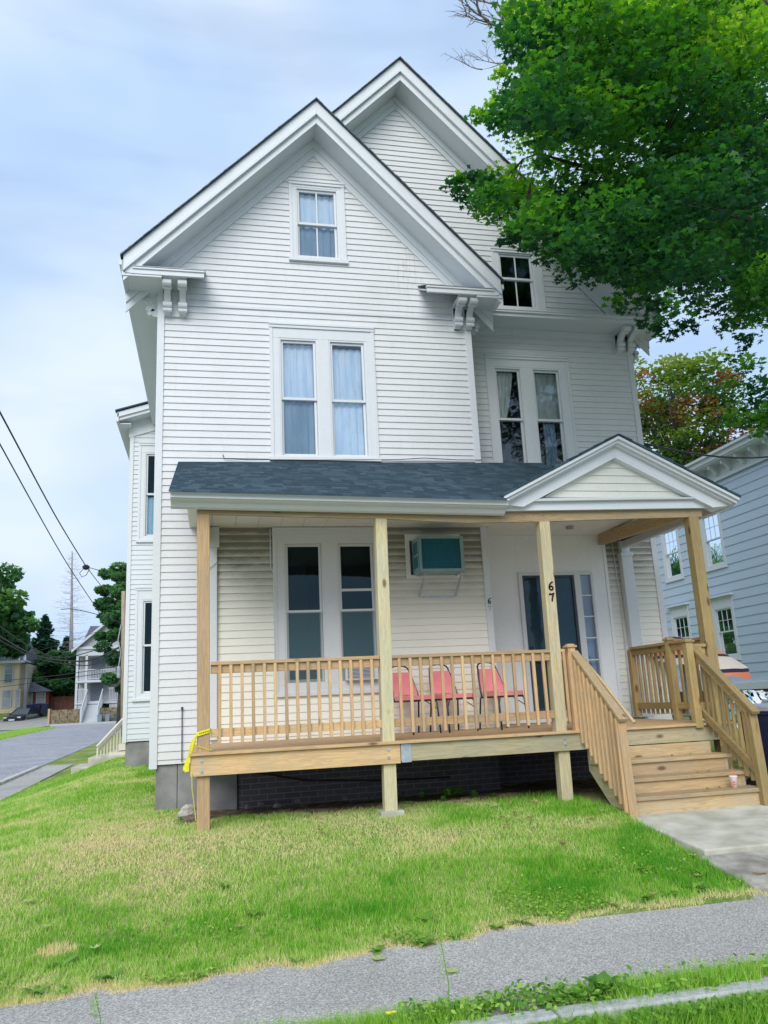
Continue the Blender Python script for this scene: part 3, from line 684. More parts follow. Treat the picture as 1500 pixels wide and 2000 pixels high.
for a, b, pr in ((.02, .13, 0), (.13, .2, -.04)):
    mb.hexa([(-1.93, 7.5-pr, z_(-1.93, b)), (-.75, 7.5-pr, z_(-.75, b)), (-.75, 7.56, z_(-.75, b)), (-1.93, 7.56, z_(-1.93, b)), (-1.93, 7.5-pr, z_(-1.93, a)), (-.75, 7.5-pr, z_(-.75, a)), (-.75, 7.56, z_(-.75, a)), (-1.93, 7.56, z_(-1.93, a))])
mb.hexa([(-1.93, 7.56, z_(-1.93, .2)), (-.75, 7.56, z_(-.75, .2)), (-.75, 7.9, z_(-.75, .2)), (-1.93, 7.9, z_(-1.93, .2)), (-1.93, 7.56, z_(-1.93, .18)), (-.75, 7.56, z_(-.75, .18)), (-.75, 7.9, z_(-.75, .18)), (-1.93, 7.9, z_(-1.93, .18))])
mb.hexa([(-1.72, 7.86, z_(-1.72, .52)), (-.75, 7.86, z_(-.75, .52)), (-.75, 7.9, z_(-.75, .52)), (-1.72, 7.9, z_(-1.72, .52)), (-1.72, 7.86, z_(-1.72, .2)), (-.75, 7.86, z_(-.75, .2)), (-.75, 7.9, z_(-.75, .2)), (-1.72, 7.9, z_(-1.72, .2))])
mb.box(-1.95, -1.90, 7.5, 12.8, 7.50, 7.69); mb.box(-1.90, -1.66, 7.6, 12.8, 7.48, 7.50)
mb.build('wing_trim', 'trim', house, bevel=.003)
mb = MB(); slab(mb, [(-1.97, 7.46, z_(-1.97)+.03), (-.75, 7.46, z_(-.75)+.03), (-.75, 12.9, z_(-.75)+.03), (-1.97, 12.9, z_(-1.97)+.03)], .03); mb.build('wing_roof', 'shingle', house)

# ================================================================ PORCH
DZ = 1.155
pr = MB()   # shingled porch roof in courses
def lerp(a, b, t): return a+(b-a)*t
def eave_z(x): return 3.93-.02*(x+.46) if x < 3.6 else 3.85
def wall_z(x): return 5.00+.012*x
rows = 19
for j in range(rows):
    t0, t1 = j/rows, (j+1)/rows; x = -.46; 
    zr = lerp(3.86, 5.04, t1); xm = min(4.98, 4.985-(4.715-zr)/.5+.03) if zr < 4.715 else 4.98
    while x < xm-.01:
        wd = random.choice([.07, .09, .12, .15, .2]); x1 = min(xm, x+wd); tt = random.random()**1.3; hh = random.choice([0, .004, .004])
        def pt(xx, t, o): y = lerp(-.30, 2.1, t); return (xx, y, lerp(eave_z(xx), wall_z(xx), t)+o)
        pr.hexa([pt(x, t0-.004, -.012), pt(x1, t0-.004, -.012), pt(x1, t1, -.012), pt(x, t1, -.012), pt(x, t0, .010+hh), pt(x1, t0, .010+hh), pt(x1, t1, 0), pt(x, t1, 0)], t=tt)
        x = x1
slab(pr, [(3.9, 2.1, 5.045), (4.98, 2.1, 5.05), (4.98, 2.8, 5.20), (3.9, 2.8, 5.19)], .03)
# pediment roof
PX, PZ, PS = 4.985, 4.715, .50
for s, ln in ((-1, 1.60), (1, 1.60)):
    for j in range(22):
        y0, y1 = -.30+j*.141, -.30+(j+1)*.141
        for i in range(9):
            a, b = i/9*ln, (i+1)/9*ln
            if s < 0 and y0 > -.3+2.4*(PZ-PS*b-3.85)/1.19+.12: continue
            pr.hexa([(PX+s*a, y0, PZ-PS*a-.02), (PX+s*b, y0, PZ-PS*b-.02), (PX+s*b, y1, PZ-PS*b-.02), (PX+s*a, y1, PZ-PS*a-.02), (PX+s*a, y0, PZ-PS*a+.0), (PX+s*b, y0, PZ-PS*b+.012), (PX+s*b, y1, PZ-PS*b+.012), (PX+s*a, y1, PZ-PS*a)], t=random.random())
pr.build('porch_roof', 'shingle', house)
mb = MB(); mb.face([(4.99, 1.4, 4.66), (4.99, 2.8, 5.19), (4.99, 2.8, 4.66)]); mb.build('roof_cheek', 'trim', house, recalc=False)
# frieze and crown of the eave (slightly sagging, as built)
fp = [(-.385, 3.800), (1.0, 3.772), (2.3, 3.750), (3.33, 3.764), (5.0, 3.792), (6.585, 3.820)]
mb = MB()
for (xa, za), (xb, zb) in zip(fp, fp[1:]):
    mb.hexa([(xa, -.07, za), (xb, -.07, zb), (xb, -.02, zb), (xa, -.02, za), (xa, -.07, za+.105), (xb, -.07, zb+.105), (xb, -.02, zb+.105), (xa, -.02, za+.105)])
mb.hexa([(-.385, -.02, 3.80), (-.35, -.02, 3.80), (-.35, 2.08, 4.80), (-.385, 2.08, 4.80), (-.385, -.02, 3.93), (-.35, -.02, 3.93), (-.35, 2.08, 4.93), (-.385, 2.08, 4.93)]); mb.box(6.54, 6.585, -.02, 2.78, 3.815, 3.92)
mb.build('porch_frieze', 'trim', house, bevel=.003)
mb = MB()
def crown(x0, z0, x1, z1):
    prof = [(-.07, -.085), (-.11, -.07), (-.15, -.03), (-.21, -.012), (-.225, .0), (-.25, .004), (-.25, .045), (-.29, .052), (-.29, .068), (-.07, .068)]
    n = len(prof); A = [(x0, y, z0+z) for y, z in prof]; B = [(x1, y, z1+z) for y, z in prof]
    mb.face(A); mb.face(B[::-1])
    for i in range(n): j = (i+1) % n; mb.face([A[i], B[i], B[j], A[j]])
crown(-.445, 3.865, 3.46, 3.79); mb.build('porch_crown', 'trim', house)
# pediment: siding face, raking crown, ledge
mb = MB(); tri_l = lambda z: PX-(4.47-z)/PS*.93; tri_r = lambda z: PX+(4.47-z)/PS*.93
siding(mb, -.03, 3, 7, 3.95, 4.47, [], tri_l, tri_r); mb.build('pediment_wall', 'cream', house, recalc=False)
for s in (-1, 1):
    for k, (a, b, y) in enumerate(((.025, .065, -.285), (.065, .105, -.245), (.105, .125, -.20), (.125, .27, -.14))):
        mb = MB(); ln = 1.585 if k < 1 else 1.57
        def P(x, d, yy): return (PX+s*x, yy, PZ-PS*x-d)
        le = ln if k < 3 else 1.53
        lb = min(le, (PZ-b-3.80)/PS); lt = min(le, (PZ-a-3.80)/PS)
        mb.hexa([P(0, b, y), P(lb, b, y), P(lb, b, y+.12), P(0, b, y+.12), P(0, a, y), P(lt, a, y), P(lt, a, y+.12), P(0, a, y+.12)])
        mb.build('raking_trim', 'trim', house, bevel=.003)
    mb = MB(); mb.hexa([P(0, .27, -.02), P(1.35, .27, -.02), P(1.35, .27, 0), P(0, .27, 0), P(0, .15, -.13), P(1.5, .15, -.13), P(1.5, .14, 0), P(0, .14, 0)]); mb.build('raking_trim', 'trim', house)
mb = MB(); mb.hexa([(3.75, -.13, 3.875), (6.56, -.13, 3.93), (6.56, 0, 3.93), (3.75, 0, 3.875), (3.75, -.135, 3.90), (6.57, -.135, 3.945), (6.57, 0, 3.985), (3.75, 0, 3.96)])
mb.build('pediment_ledge', 'trim', house)
mb = MB(); mb.box(3.75, 6.58, -.06, -.035, 3.85, 3.93); mb.box(PX+1.53, PX+1.56, -.2, 2.75, 3.82, 3.93); mb.build('porch_frieze', 'trim', house)
# ceiling
mb = MB(); x = -.3
while x < 6.5:
    mb.box(x, x+.305, .36, 2.78 if x > 3.95 else 2.09, 4.045, 4.06); mb.hexa([(x, .04, 3.86), (x+.305, .04, 3.86), (x+.305, .36, 4.045), (x, .36, 4.045), (x, .04, 3.875), (x+.305, .04, 3.875), (x+.305, .36, 4.06), (x, .36, 4.06)]); x += .31
mb.build('porch_ceiling', 'porchtrim', house)
mb = MB(); mb.box(5.28, 5.38, 2.02, 2.10, 4.0, 4.045); mb.build('porch_lamp', 'greyp', house, bevel=.01)
# timber beam
bp = [(-.165, 3.738), (1.0, 3.705), (1.95, 3.685), (3.0, 3.632), (4.0, 3.650), (5.0, 3.680), (6.20, 3.712)]
mb = MB()
for (xa, za), (xb, zb) in zip(bp, bp[1:]):
    mb.hexa([(xa, .0, za), (xb, .0, zb), (xb, .04, zb), (xa, .04, za), (xa, .0, za+.20), (xb, .0, zb+.20), (xb, .04, zb+.20), (xa, .04, za+.20)])
o = mb.build('beam', 'old_x', house, bevel=.004)
mb = MB(); mb.bar((6.10, .06, 3.83), (6.16, 2.7, 3.97), .09, .19); mb.build('beam', 'old_y', house, bevel=.004)
mb = MB(); mb.bar((-.09, .1, 3.86), (-.09, 2.08, 3.93), .09, .19); mb.build('beam', 'old_y', house, bevel=.004)
# posts  (front faces on y=0), they lean a little
def post(xb0, xb1, xt0, xt1, zb, zt, mat):
    mb = MB(); d = .135
    mb.hexa([(xb0, .0, zb), (xb1, .0, zb), (xb1, d, zb), (xb0, d, zb), (xt0, .0, zt), (xt1, .0, zt), (xt1, d, zt), (xt0, d, zt)])
    return mb.build('porch_post', mat, house, bevel=.008)
p1 = post(-.145, -.012, -.165, -.025, .3, 3.738, 'cedar_z'); 
p2 = post(1.842, 1.985, 1.886, 2.022, .35, 3.69, 'post_z'); p3 = post(3.905, 4.045, 3.945, 4.08, .3, 3.655, 'post_z'); p4 = post(6.005, 6.145, 6.005, 6.145, .3, 3.715, 'olive_z')
mb = MB(); mb.box(1.79, 2.05, -.05, .19, .3, .43); mb.build('post_footing', 'conc2', house, bevel=.012)
# numerals 67 on the third post
def stroke(mb, pts, T, r=.009, dep=.006):
    # flattened tube in the numeral plane
    for (a, b) in zip(pts, pts[1:]):
        a = Vector(a); b = Vector(b); d = (b-a).normalized(); n = Vector((-d.y, d.x)); e = d*r*.6
        q = [a-e-n*r, b+e-n*r, b+e+n*r, a-e+n*r]
        mb.hexa([T(p.x, p.y, 0) for p in q]+[T(p.x, p.y, dep) for p in q])
six = [(.025, .055), (.005, .045), (-.012, .025), (-.022, 0), (-.022, -.022), (-.012, -.038), (.004, -.042), (.018, -.035), (.024, -.018), (.018, -.002), (.004, .004), (-.010, -.001), (-.020, -.014)]
sev = [(-.026, .030), (-.022, .042), (-.004, .036), (.026, .046), (.012, .012), (.003, -.02), (0, -.045)]
mb = MB(); stroke(mb, six, lambda u, v, d: (4.012+u, -.001-d, 2.842+v)); stroke(mb, sev, lambda u, v, d: (4.012+u, -.001-d, 2.712+v)); mb.build('house_number', 'digit', p3)
mb = MB(); stroke(mb, [(a*.8, b*.8) for a, b in six], lambda u, v, d: (3.955+u, 2.069-d, 2.93+v), .007, .004); mb.build('house_number', 'black', house)
mb = MB(); stroke(mb, [(a*.8, b*.8) for a, b in sev], lambda u, v, d: (3.955+u, 2.069-d, 2.825+v), .006, .002); mb.build('house_number', 'digitg', house)
# deck
mb = MB(); y = -.085
while y < 2.75:
    wd = .137; mb.box(-.225, 6.18, y, min(y+wd, 2.78), DZ-.03, DZ, t=random.random()); y += wd+.005
mb.build('deck_board', 'cedar_x', house, bevel=.004)
mb = MB(); mb.box(-.215, 2.035, -.045, -.002, .918, 1.123); mb.build('rim_board', 'cedar_x', house, bevel=.004)
mb = MB(); mb.box(2.04, 4.32, -.044, -.002, .935, 1.123); mb.build('rim_board', 'post_x', house, bevel=.004)
mb = MB(); mb.box(4.33, 6.17, -.046, -.006, .95, 1.123); mb.build('rim_board', 'post_x', house, bevel=.004)
mb = MB(); mb.box(-.215, -.175, .0, 2.09, .918, 1.123); mb.box(6.135, 6.175, .14, 2.7, .93, 1.123); mb.build('rim_board', 'cedar_y', house, bevel=.004)
mb = MB()
for x in np.arange(.3, 6.1, .45): mb.box(x, x+.04, .0, 2.08, .93, 1.12)
mb.build('joist', 'post_y', house)
mb = MB(); mb.box(2.045, 2.155, -.05, -.046, .925, 1.12)
for x in np.linspace(2.06, 2.14, 5):
    for z in np.linspace(.94, 1.10, 8): mb.lathe([(.0035, 0), (.002, .002)], (x, -.0505, z), 6)
mb.build('plate', 'galv', house)
for (x, z) in ((-.10, 1.07), (-.10, .965), (1.90, 1.07), (1.90, .985), (3.985, 1.075), (3.985, 1.01)):
    mb = MB(); mb.prism([(.02*cos(k*pi/5), .02*sin(k*pi/5)) for k in range(10)], lambda u, v, d, x=x, z=z: (x+u, -.046-d, z+v), 0, .004)
    mb.prism([(.010*cos(k*pi/3), .010*sin(k*pi/3)) for k in range(6)], lambda u, v, d, x=x, z=z: (x+u, -.050-d, z+v), 0, .010); mb.build('bolt', 'galv', house)
# railings
def railing(name_label, p0, p1, n, s0, s1, mats=('cedar_x', 'cedar_z'), zt=2.095, inset=.035):
    """straight level railing from p0 to p1 (xy)"""
    a = Vector((*p0, 0)); b = Vector((*p1, 0)); d = (b-a).normalized(); nrm = Vector((d.y, -d.x, 0))  # outward side
    root = None
    mb = MB(); mb.bar(a+Vector((0, 0, zt-.019)), b+Vector((0, 0, zt-.019)), .10, .038); root = mb.build('railing', mats[0], house, bevel=.004)
    mb = MB(); mb.bar(a+Vector((0, 0, zt-.083)), b+Vector((0, 0, zt-.083)), .038, .089); mb.build('rail', mats[0], root, bevel=.004)
    mb = MB(); mb.bar(a+Vector((0, 0, 1.345)), b+Vector((0, 0, 1.345)), .038, .09); mb.build('rail', mats[0], root, bevel=.004)
    for i in range(n):
        c = a+d*lerp(s0, s1, i/(n-1) if n > 1 else 0)+nrm*inset
        ln = random.uniform(-.004, .004)
        mb = MB(); mb.bar(c+Vector((0, 0, 1.235+ln)), c+Vector((random.uniform(-.003, .003), 0, zt-.04)), .034, .034, up=(0, 1, 0)); mb.build('baluster', mats[1], root, bevel=.003)
    return root
railing('', (-.01, .055), (1.86, .055), 15, .095, 1.774, inset=.037)
railing('', (2.0, .055), (3.93, .055), 15, .085, 1.83, inset=.037)
railing('', (4.05, .055), (4.12, .055), 1, .045, .045, inset=.037)
railing('', (5.80, .055), (6.0, .055), 1, .11, .11, ('olive_x', 'olive_z'), inset=.037)
railing('', (6.10, .14), (6.10, .93), 6, .08, .7, ('olive_y', 'olive_z'), 2.19, inset=.037)
railing('', (6.10, 1.07), (6.10, 2.0), 7, .11, .86, ('olive_y', 'olive_z'), 2.19, inset=.037)
def newel(x0, x1, y0, y1, z0, z1, mat, cap=True, lean=0):
    mb = MB(); mb.hexa([(x0, y0, z0), (x1, y0, z0), (x1, y1, z0), (x0, y1, z0), (x0+lean, y0, z1), (x1+lean, y0, z1), (x1+lean, y1, z1), (x0+lean, y1, z1)]); o = mb.build('newel_post', mat, house, bevel=.005)
    if cap:
        mb = MB(); mb.box(x0-.018, x1+.018, y0-.018, y1+.018, z1, z1+.022); cx, cy2 = (x0+x1)/2, (y0+y1)/2
        mb.hexa([(x0-.01, y0-.01, z1+.022), (x1+.01, y0-.01, z1+.022), (x1+.01, y1+.01, z1+.022), (x0-.01, y1+.01, z1+.022), (x0+.015, y0+.015, z1+.045), (x1-.015, y0+.015, z1+.045), (x1-.015, y1-.015, z1+.045), (x0+.015, y1-.015, z1+.045)])
        mb.build('post_cap', mat, o, bevel=.004)
    return o
newel(4.13, 4.225, -.05, .045, 1.10, 2.105, 'cedar_z'); newel(5.665, 5.76, -.09, .005, 1.10, 2.115, 'olive_z')
newel(6.055, 6.145, .95, 1.04, 1.05, 2.21, 'olive_z'); newel(6.055, 6.145, 2.0, 2.09, 1.2, 2.15, 'olive_z', False)
nl = newel(4.205, 4.30, -.99, -.90, .27, 1.27, 'cedar_z', False, -.03); nr = newel(5.795, 5.89, -.97, -.875, .28, 1.29, 'olive_z', False, -.03)
# steps
steps = None
mb = MB(); mb.box(4.30, 5.86, -.885, -.845, .30, .445); steps = mb.build('steps', 'old_x', house, bevel=.004)
for (yf, zt_, zb) in ((-.615, .60, .487), (-.345, .77, .645), (-.065, .940, .812)):
    mb = MB(); mb.box(4.30, 5.83 if yf > -.5 else 5.85, yf, yf+.035, zb-.01, zt_); mb.build('riser', 'old_x', steps, bevel=.004)
for (yf, z) in ((-.915, .487), (-.645, .642), (-.375, .812)):
    mb = MB(); mb.box(4.24, 5.885 if yf < -.8 else 5.90, yf, yf+.30, z-.04, z); mb.build('tread', 'old_x', steps, bevel=.006)
for x in (4.27, 5.80):
    mb = MB(); mb.prism([(-.88, .28), (-.88, .44), (-.62, .44), (-.62, .60), (-.35, .60), (-.35, .765), (-.05, .765), (-.05, .93), (0, .93), (0, .70), (-.58, .28)], lambda u, v, d, x=x: (x+d, u, v), 0, .038); mb.build('stringer', 'post_y', steps, bevel=.003)
for (x, side, mt, nb) in ((4.215, -1, 'cedar', 10), (5.80, 1, 'olive', 10)):
    top = Vector((x, -.02, 2.055)); bot = Vector((x+.005, -1.03, 1.275))
    mb = MB(); mb.bar(top, bot, .095, .04); hr = mb.build('handrail', ('old_y' if side < 0 else 'olive_y'), house, bevel=.005)
    dn = Vector((0, 0, -.075)); mb = MB(); mb.bar(top+dn, bot+dn+Vector((0, .07, .05)), .038, .09); mb.build('rail', mt+'_y', hr, bevel=.003)
    lo = Vector((0, 0, -.78)) if side > 0 else Vector((0, 0, -.95))
    if side > 0: mb = MB(); mb.bar(top+Vector((0, 0, -.77)), bot+Vector((0, .1, -.62)), .04, .085); mb.build('rail', mt+'_y', hr, bevel=.003)
    for i in range(nb):
        t = (i+.8)/(nb+.6); c = top.lerp(bot, t); xx = x+side*.037+ (0.0)
        l = .98 if side < 0 else .95
        mb = MB(); mb.bar((xx, c.y, c.z-.04), (xx+.004, c.y, c.z-l+random.uniform(-.02, .02)), .034, .034, up=(0, 1, 0)); mb.build('baluster', mt+'_z', hr, bevel=.003)
# grey round grab rail on the inner side of the left handrail
mb = MB(); mb.tube([(4.30, -.02, 2.0), (4.32, -.5, 1.66), (4.34, -1.0, 1.27), (4.34, -1.04, 1.25)], .02, 10); mb.build('grab_rail', 'old_y', house, smooth=True)

# --- door
mb = MB()
mb.box(4.0, 4.70, 2.765, 2.8, 1.16, 4.045); mb.box(4.70, 5.96, 2.765, 2.8, 3.45, 4.045); mb.box(5.96, 6.20, 2.765, 2.8, 1.16, 4.045)
mb.box(6.20, 6.25, 2.75, 2.8, 1.16, 4.045)
mb.build('door_surround', 'porchtrim', house, bevel=.003)
mb = MB()
for (a, b, c, d) in ((4.70, 4.765, 1.24, 3.45), (5.64, 5.745, 1.24, 3.45), (5.925, 5.965, 1.24, 3.45), (4.765, 5.64, 3.40, 3.45), (5.745, 5.925, 3.40, 3.45), (5.745, 5.925, 1.24, 1.36)): mb.box(a, b, 2.73, 2.82, c, d)
mb.box(4.66, 6.0, 2.66, 2.82, 1.16, 1.24)
mb.build('door_frame', 'trim', house, bevel=.004)
mb = MB()
for (a, b, c, d) in ((4.768, 4.80, 1.26, 3.40), (5.60, 5.637, 1.26, 3.40), (4.80, 5.60, 3.36, 3.40), (4.80, 5.60, 1.26, 1.36), (4.80, 5.60, 2.06, 2.10)): mb.box(a, b, 2.74, 2.775, c, d)
dr = mb.build('storm_door', simple('dark_door_frame', (.05, .07, .09), bstr=0, rough=.4), house, bevel=.003)
mb = MB(); mb.face([(4.80, 2.76, 1.36), (5.60, 2.76, 1.36), (5.60, 2.76, 3.36), (4.80, 2.76, 3.36)]); mb.build('pane', 'glass', dr, recalc=False)
mb = MB(); mb.box(4.77, 5.635, 2.80, 2.84, 1.25, 3.41); mb.build('inner_door', simple('inner_door', (.06, .10, .13), (.05, .085, .11), bstr=0), dr)
mb = MB(); mb.box(4.825, 4.845, 2.71, 2.74, 2.14, 2.30); mb.box(5.5, 5.5, 0, 0, 0, 0) if 0 else None; mb.build('handle', 'black', dr, bevel=.004)
mb = MB()
for z in (1.72, 2.06, 2.40, 2.735, 3.07): mb.box(5.745, 5.925, 2.75, 2.775, z-.01, z+.01)
sl_ = mb.build('sidelight', 'trim', house)
mb = MB(); mb.face([(5.745, 2.77, 1.36), (5.925, 2.77, 1.36), (5.925, 2.77, 3.40), (5.745, 2.77, 3.40)]); mb.build('pane', 'glassb', sl_, recalc=False)
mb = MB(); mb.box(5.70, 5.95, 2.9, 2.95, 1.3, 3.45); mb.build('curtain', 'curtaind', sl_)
# pilaster / downpipe, conduit lines
mb = MB(); mb.box(6.47, 6.66, 2.66, 2.785, 1.5, 3.72); mb.box(6.49, 6.64, 2.68, 2.785, 3.72, 4.04); mb.box(6.455, 6.675, 2.645, 2.785, 3.68, 3.74); mb.box(6.43, 6.63, 2.60, 2.785, 1.18, 1.48); mb.box(6.40, 6.66, 2.57, 2.785, 1.16, 1.22)
mb.build('pilaster', 'trim', house, bevel=.008)
mb = MB(); mb.box(-.03, .07, 2.02, 2.08, 1.2, 3.75); mb.box(-.04, .10, 2.0, 2.09, 3.75, 4.03); mb.tube([(-.1, 2.0, 3.42), (.02, 2.0, 3.5), (.07, 2.02, 3.55)], .008, 6)
mb.build('downpipe', 'trim', house, bevel=.006)
mb = MB(); mb.tube([(.80, 2.075, 4.02), (.80, 2.075, 3.46), (.845, 2.07, 3.38), (.845, 2.07, 1.75)], .010, 8); mb.build('conduit', 'trim', house, smooth=True); mb = MB(); mb.tube([(6.38, 2.77, 4.03), (6.42, 2.77, 3.0), (6.40, 2.77, 1.2)], .009, 6); mb.build('conduit', 'trim', house, smooth=True)
mb = MB(); mb.tube([(-.375, 2.06, 1.62), (-.372, 2.06, .95)], .007, 6); mb.tube([(-.375, 2.06, 1.60), (-.375, 2.06, 1.64)], .014, 6); mb.build('vent_pipe', 'black', house)
mb = MB(); mb.tube([(.15, 2.07, 5.10), (.17, 2.07, 5.04), (.5, 2.05, 5.02), (.9, 2.04, 5.025), (1.5, 2.04, 5.03), (2.2, 2.04, 5.045), (2.7, 2.05, 5.06), (3.1, 2.05, 5.09), (3.6, 2.05, 5.07), (4.0, 2.05, 5.075)], .006, 6); mb.build('cable', 'wire', house, smooth=True)
mb = MB(); mb.tube([(-.1, 2.05, .95), (.4, 2.08, .80), (1.2, 2.10, .62), (2.2, 2.12, .55), (3.2, 2.12, .53)], .012, 6); mb.build('cable', 'wire', house, smooth=True)
mb = MB(); mb.tube([(4.03, 2.74, 3.3), (4.05, 2.74, 3.22), (4.06, 2.74, 2.2)], .008, 6); mb.box(4.05, 4.10, 2.70, 2.76, 2.02, 2.24); mb.tube([(4.06, 2.74, 2.1), (4.08, 2.74, 1.3)], .006, 6); mb.build('doorbell_cable', 'black', house)

ORD = ['first','second','third','fourth','fifth','sixth','seventh','eighth','ninth','tenth','eleventh','twelfth','thirteenth','fourteenth','fifteenth','sixteenth','seventeenth','eighteenth','nineteenth','twentieth']

# ================================================================ THINGS ON AND AROUND THE PORCH
def chair_proto():
    t = thing('banquet_chair', '', 'chair', (0, 0, 0), 'red stacking chairs on the porch')
    mb = MB()   # seat pad, facing -y
    mb.prism([(-.20, -.20), (-.17, -.225), (.17, -.225), (.20, -.20), (.205, .0), (.19, .18), (-.19, .18), (-.205, 0)], lambda u, v, d: (u, v, d), .43, .485)
    mb.build('seat', 'red', t, bevel=.016)
    mb = MB()
    def bk(u, z, d): return (u, .20+.16*(z-.45)/.45+d, z)
    mb.prism([(-.185, .50), (.185, .50), (.175, .62), (.135, .80), (-.135, .80), (-.175, .62)], bk, -.018, .018)
    mb.build('backrest', 'red', t, bevel=.014)
    for s in (-1, 1):
        mb = MB(); mb.tube([(s*.20, .19, .44), (s*.205, .22, .40), (s*.215, .27, 0)], .0115, 8); mb.build('leg', 'black', t, smooth=True)
        mb = MB(); mb.tube([(s*.195, -.05, .42), (s*.195, -.18, .42), (s*.20, -.215, .39), (s*.21, -.25, 0)], .0115, 8); mb.build('leg', 'black', t, smooth=True)
        mb = MB(); mb.tube([(s*.203, -.225, .30), (s*.1, -.1, .41)], .006, 6); mb.build('brace', 'black', t, smooth=True)
    mb = MB(); ar = [bk(-.20, .42, 0), bk(-.195, .52, 0), bk(-.17, .70, 0), bk(-.142, .84, 0)]
    for i in range(9):
        a = pi-i*pi/8; ar.append(bk(.13*cos(a)*1.05, .845+.045*sin(a), 0))
    ar += [bk(.142, .84, 0), bk(.17, .70, 0), bk(.195, .52, 0), bk(.20, .42, 0)]
    mb.tube(ar, .0115, 8); mb.build('back_frame', 'black', t, smooth=True)
    mb = MB(); mb.box(-.2, .2, -.21, -.19, .405, .43); mb.box(-.2, .2, .17, .19, .405, .43); mb.box(-.2, -.18, -.2, .18, .405, .43); mb.box(.18, .2, -.2, .18, .405, .43); mb.build('seat_frame', 'black', t)
    return t
ch = chair_proto()
for i, (x, y, r, lb) in enumerate(((2.61, 1.48, .34, 'red vinyl chair nearest the window, leftmost of the three on the porch'), (3.13, 1.50, .22, 'red vinyl chair in the middle of the porch row'), (3.80, 1.42, .24, 'red vinyl chair nearest the front door'))):
    c = ch if i == 0 else copy_tree(ch)
    c.location = (x, y, DZ);  c.rotation_euler = (0, 0, r); c['label'] = lb
# wall air conditioner
ac = thing('air_conditioner', 'pale green air conditioner high in the porch wall on two metal struts', 'air conditioner', (3.2, 2.1, 3.3))
mb = MB()
mb.box(2.845, 2.875, 1.72, 2.15, 3.32, 3.83); mb.box(3.475, 3.505, 1.72, 2.15, 3.32, 3.83); mb.box(2.875, 3.475, 1.72, 2.15, 3.795, 3.83); mb.box(2.875, 3.475, 1.72, 2.15, 3.32, 3.35)
mb.box(2.845, 2.885, 1.71, 1.74, 3.32, 3.83); mb.box(3.455, 3.505, 1.71, 1.74, 3.32, 3.83); mb.box(2.885, 3.455, 1.71, 1.74, 3.80, 3.83); mb.box(2.885, 3.455, 1.71, 1.74, 3.32, 3.365)
mb.build('case', 'acbody', ac, bevel=.004)
mb = MB(); mb.box(2.88, 3.47, 1.76, 1.80, 3.355, 3.795); mb.build('coil', 'acgrille', ac)
mb = MB()
for z in np.arange(3.38, 3.80, .030): mb.box(2.885, 3.455, 1.735, 1.75, z, z+.009)
for x in np.arange(2.94, 3.44, .07): mb.box(x, x+.004, 1.733, 1.752, 3.365, 3.80)
mb.build('grille', simple('ac_fin', (.04, .24, .32), (.03, .19, .26), bstr=0), ac)
mb = MB(); mb.box(2.841, 2.846, 1.80, 2.02, 3.40, 3.56); mb.box(2.841, 2.846, 1.80, 2.02, 3.60, 3.77); mb.build('side_vent', 'acgrille', ac)
mb = MB()
for (a, b, c, d) in ((2.745, 2.80, 3.285, 3.925), (3.505, 3.56, 3.285, 3.925), (2.80, 3.505, 3.84, 3.925), (2.80, 3.505, 3.285, 3.33)): mb.box(a, b, 2.06, 2.14, c, d)
mb.box(2.735, 3.57, 2.05, 2.07, 3.915, 3.93); mb.box(2.735, 3.57, 2.05, 2.07, 3.278, 3.29); mb.box(2.735, 2.75, 2.05, 2.07, 3.29, 3.915); mb.box(3.555, 3.57, 2.05, 2.07, 3.29, 3.915)
mb.build('wall_sleeve', 'porchtrim', ac, bevel=.003)
for x in (2.93, 3.47):
    mb = MB(); mb.bar((x, 1.76, 3.32), (x-.02, 2.07, 3.02), .022, .012); mb.bar((x, 1.80, 3.315), (x, 2.08, 3.315), .02, .01); mb.bar((x-.018, 2.0, 3.08), (x-.008, 1.9, 3.18), .03, .02); mb.build('strut', 'galv', ac)
mb = MB(); mb.bar((2.91, 2.075, 3.02), (3.45, 2.075, 3.02), .012, .018); mb.build('cross_bar', 'galv', ac)
# small window unit behind the railing
wa = thing('window_air_conditioner', 'small white louvred air conditioner sitting in the bottom of the porch window', 'air conditioner', (2.0, 2.0, 1.88))
mb = MB(); mb.box(1.79, 2.24, 1.96, 2.12, 1.885, 2.10); mb.build('case', 'trim', wa, bevel=.008)
mb = MB(); mb.box(1.81, 2.18, 1.955, 1.962, 1.905, 2.075, 0)
for z in np.arange(1.91, 2.07, .018): mb.bar((1.81, 1.952, z), (2.18, 1.952, z), .008, .006, mi=1)
mb.build('grille', [simple('unit_dark', (.10, .13, .2), bstr=0), 'trim'], wa)
# paper cup on the lowest tread
cup = thing('drink_cup', 'white takeaway cup with orange straw on the lowest step', 'cup', (5.60, -.76, .487))
mb = MB(); mb.lathe([(.030, 0), (.042, .115), (.044, .118)], (5.60, -.76, .487), 20); mb.build('cup', 'cupw', cup, smooth=True)
mb = MB(); mb.lathe([(.046, .116), (.046, .124), (.036, .128)], (5.60, -.76, .487), 20); mb.build('lid', 'cupw', cup)
mb = MB(); mb.tube([(5.60, -.76, .60), (5.598, -.76, .71)], .0035, 6); mb.build('straw', simple('orange_straw', (.8, .22, .1), bstr=0), cup)
mb = MB()
for k in range(3):
    a0 = 3.9+k*.02
    mb.face([(5.60+.0375*cos(a0+d)*s_, -.76+.0375*sin(a0+d)*s_, .487+z+k*.024) for d, z, s_ in ((0, .03, 1.0), (.5, .03, 1.0), (.5, .046, 1.06), (0, .046, 1.06))])
mb.build('printed_mark', 'cupr', cup, recalc=False)
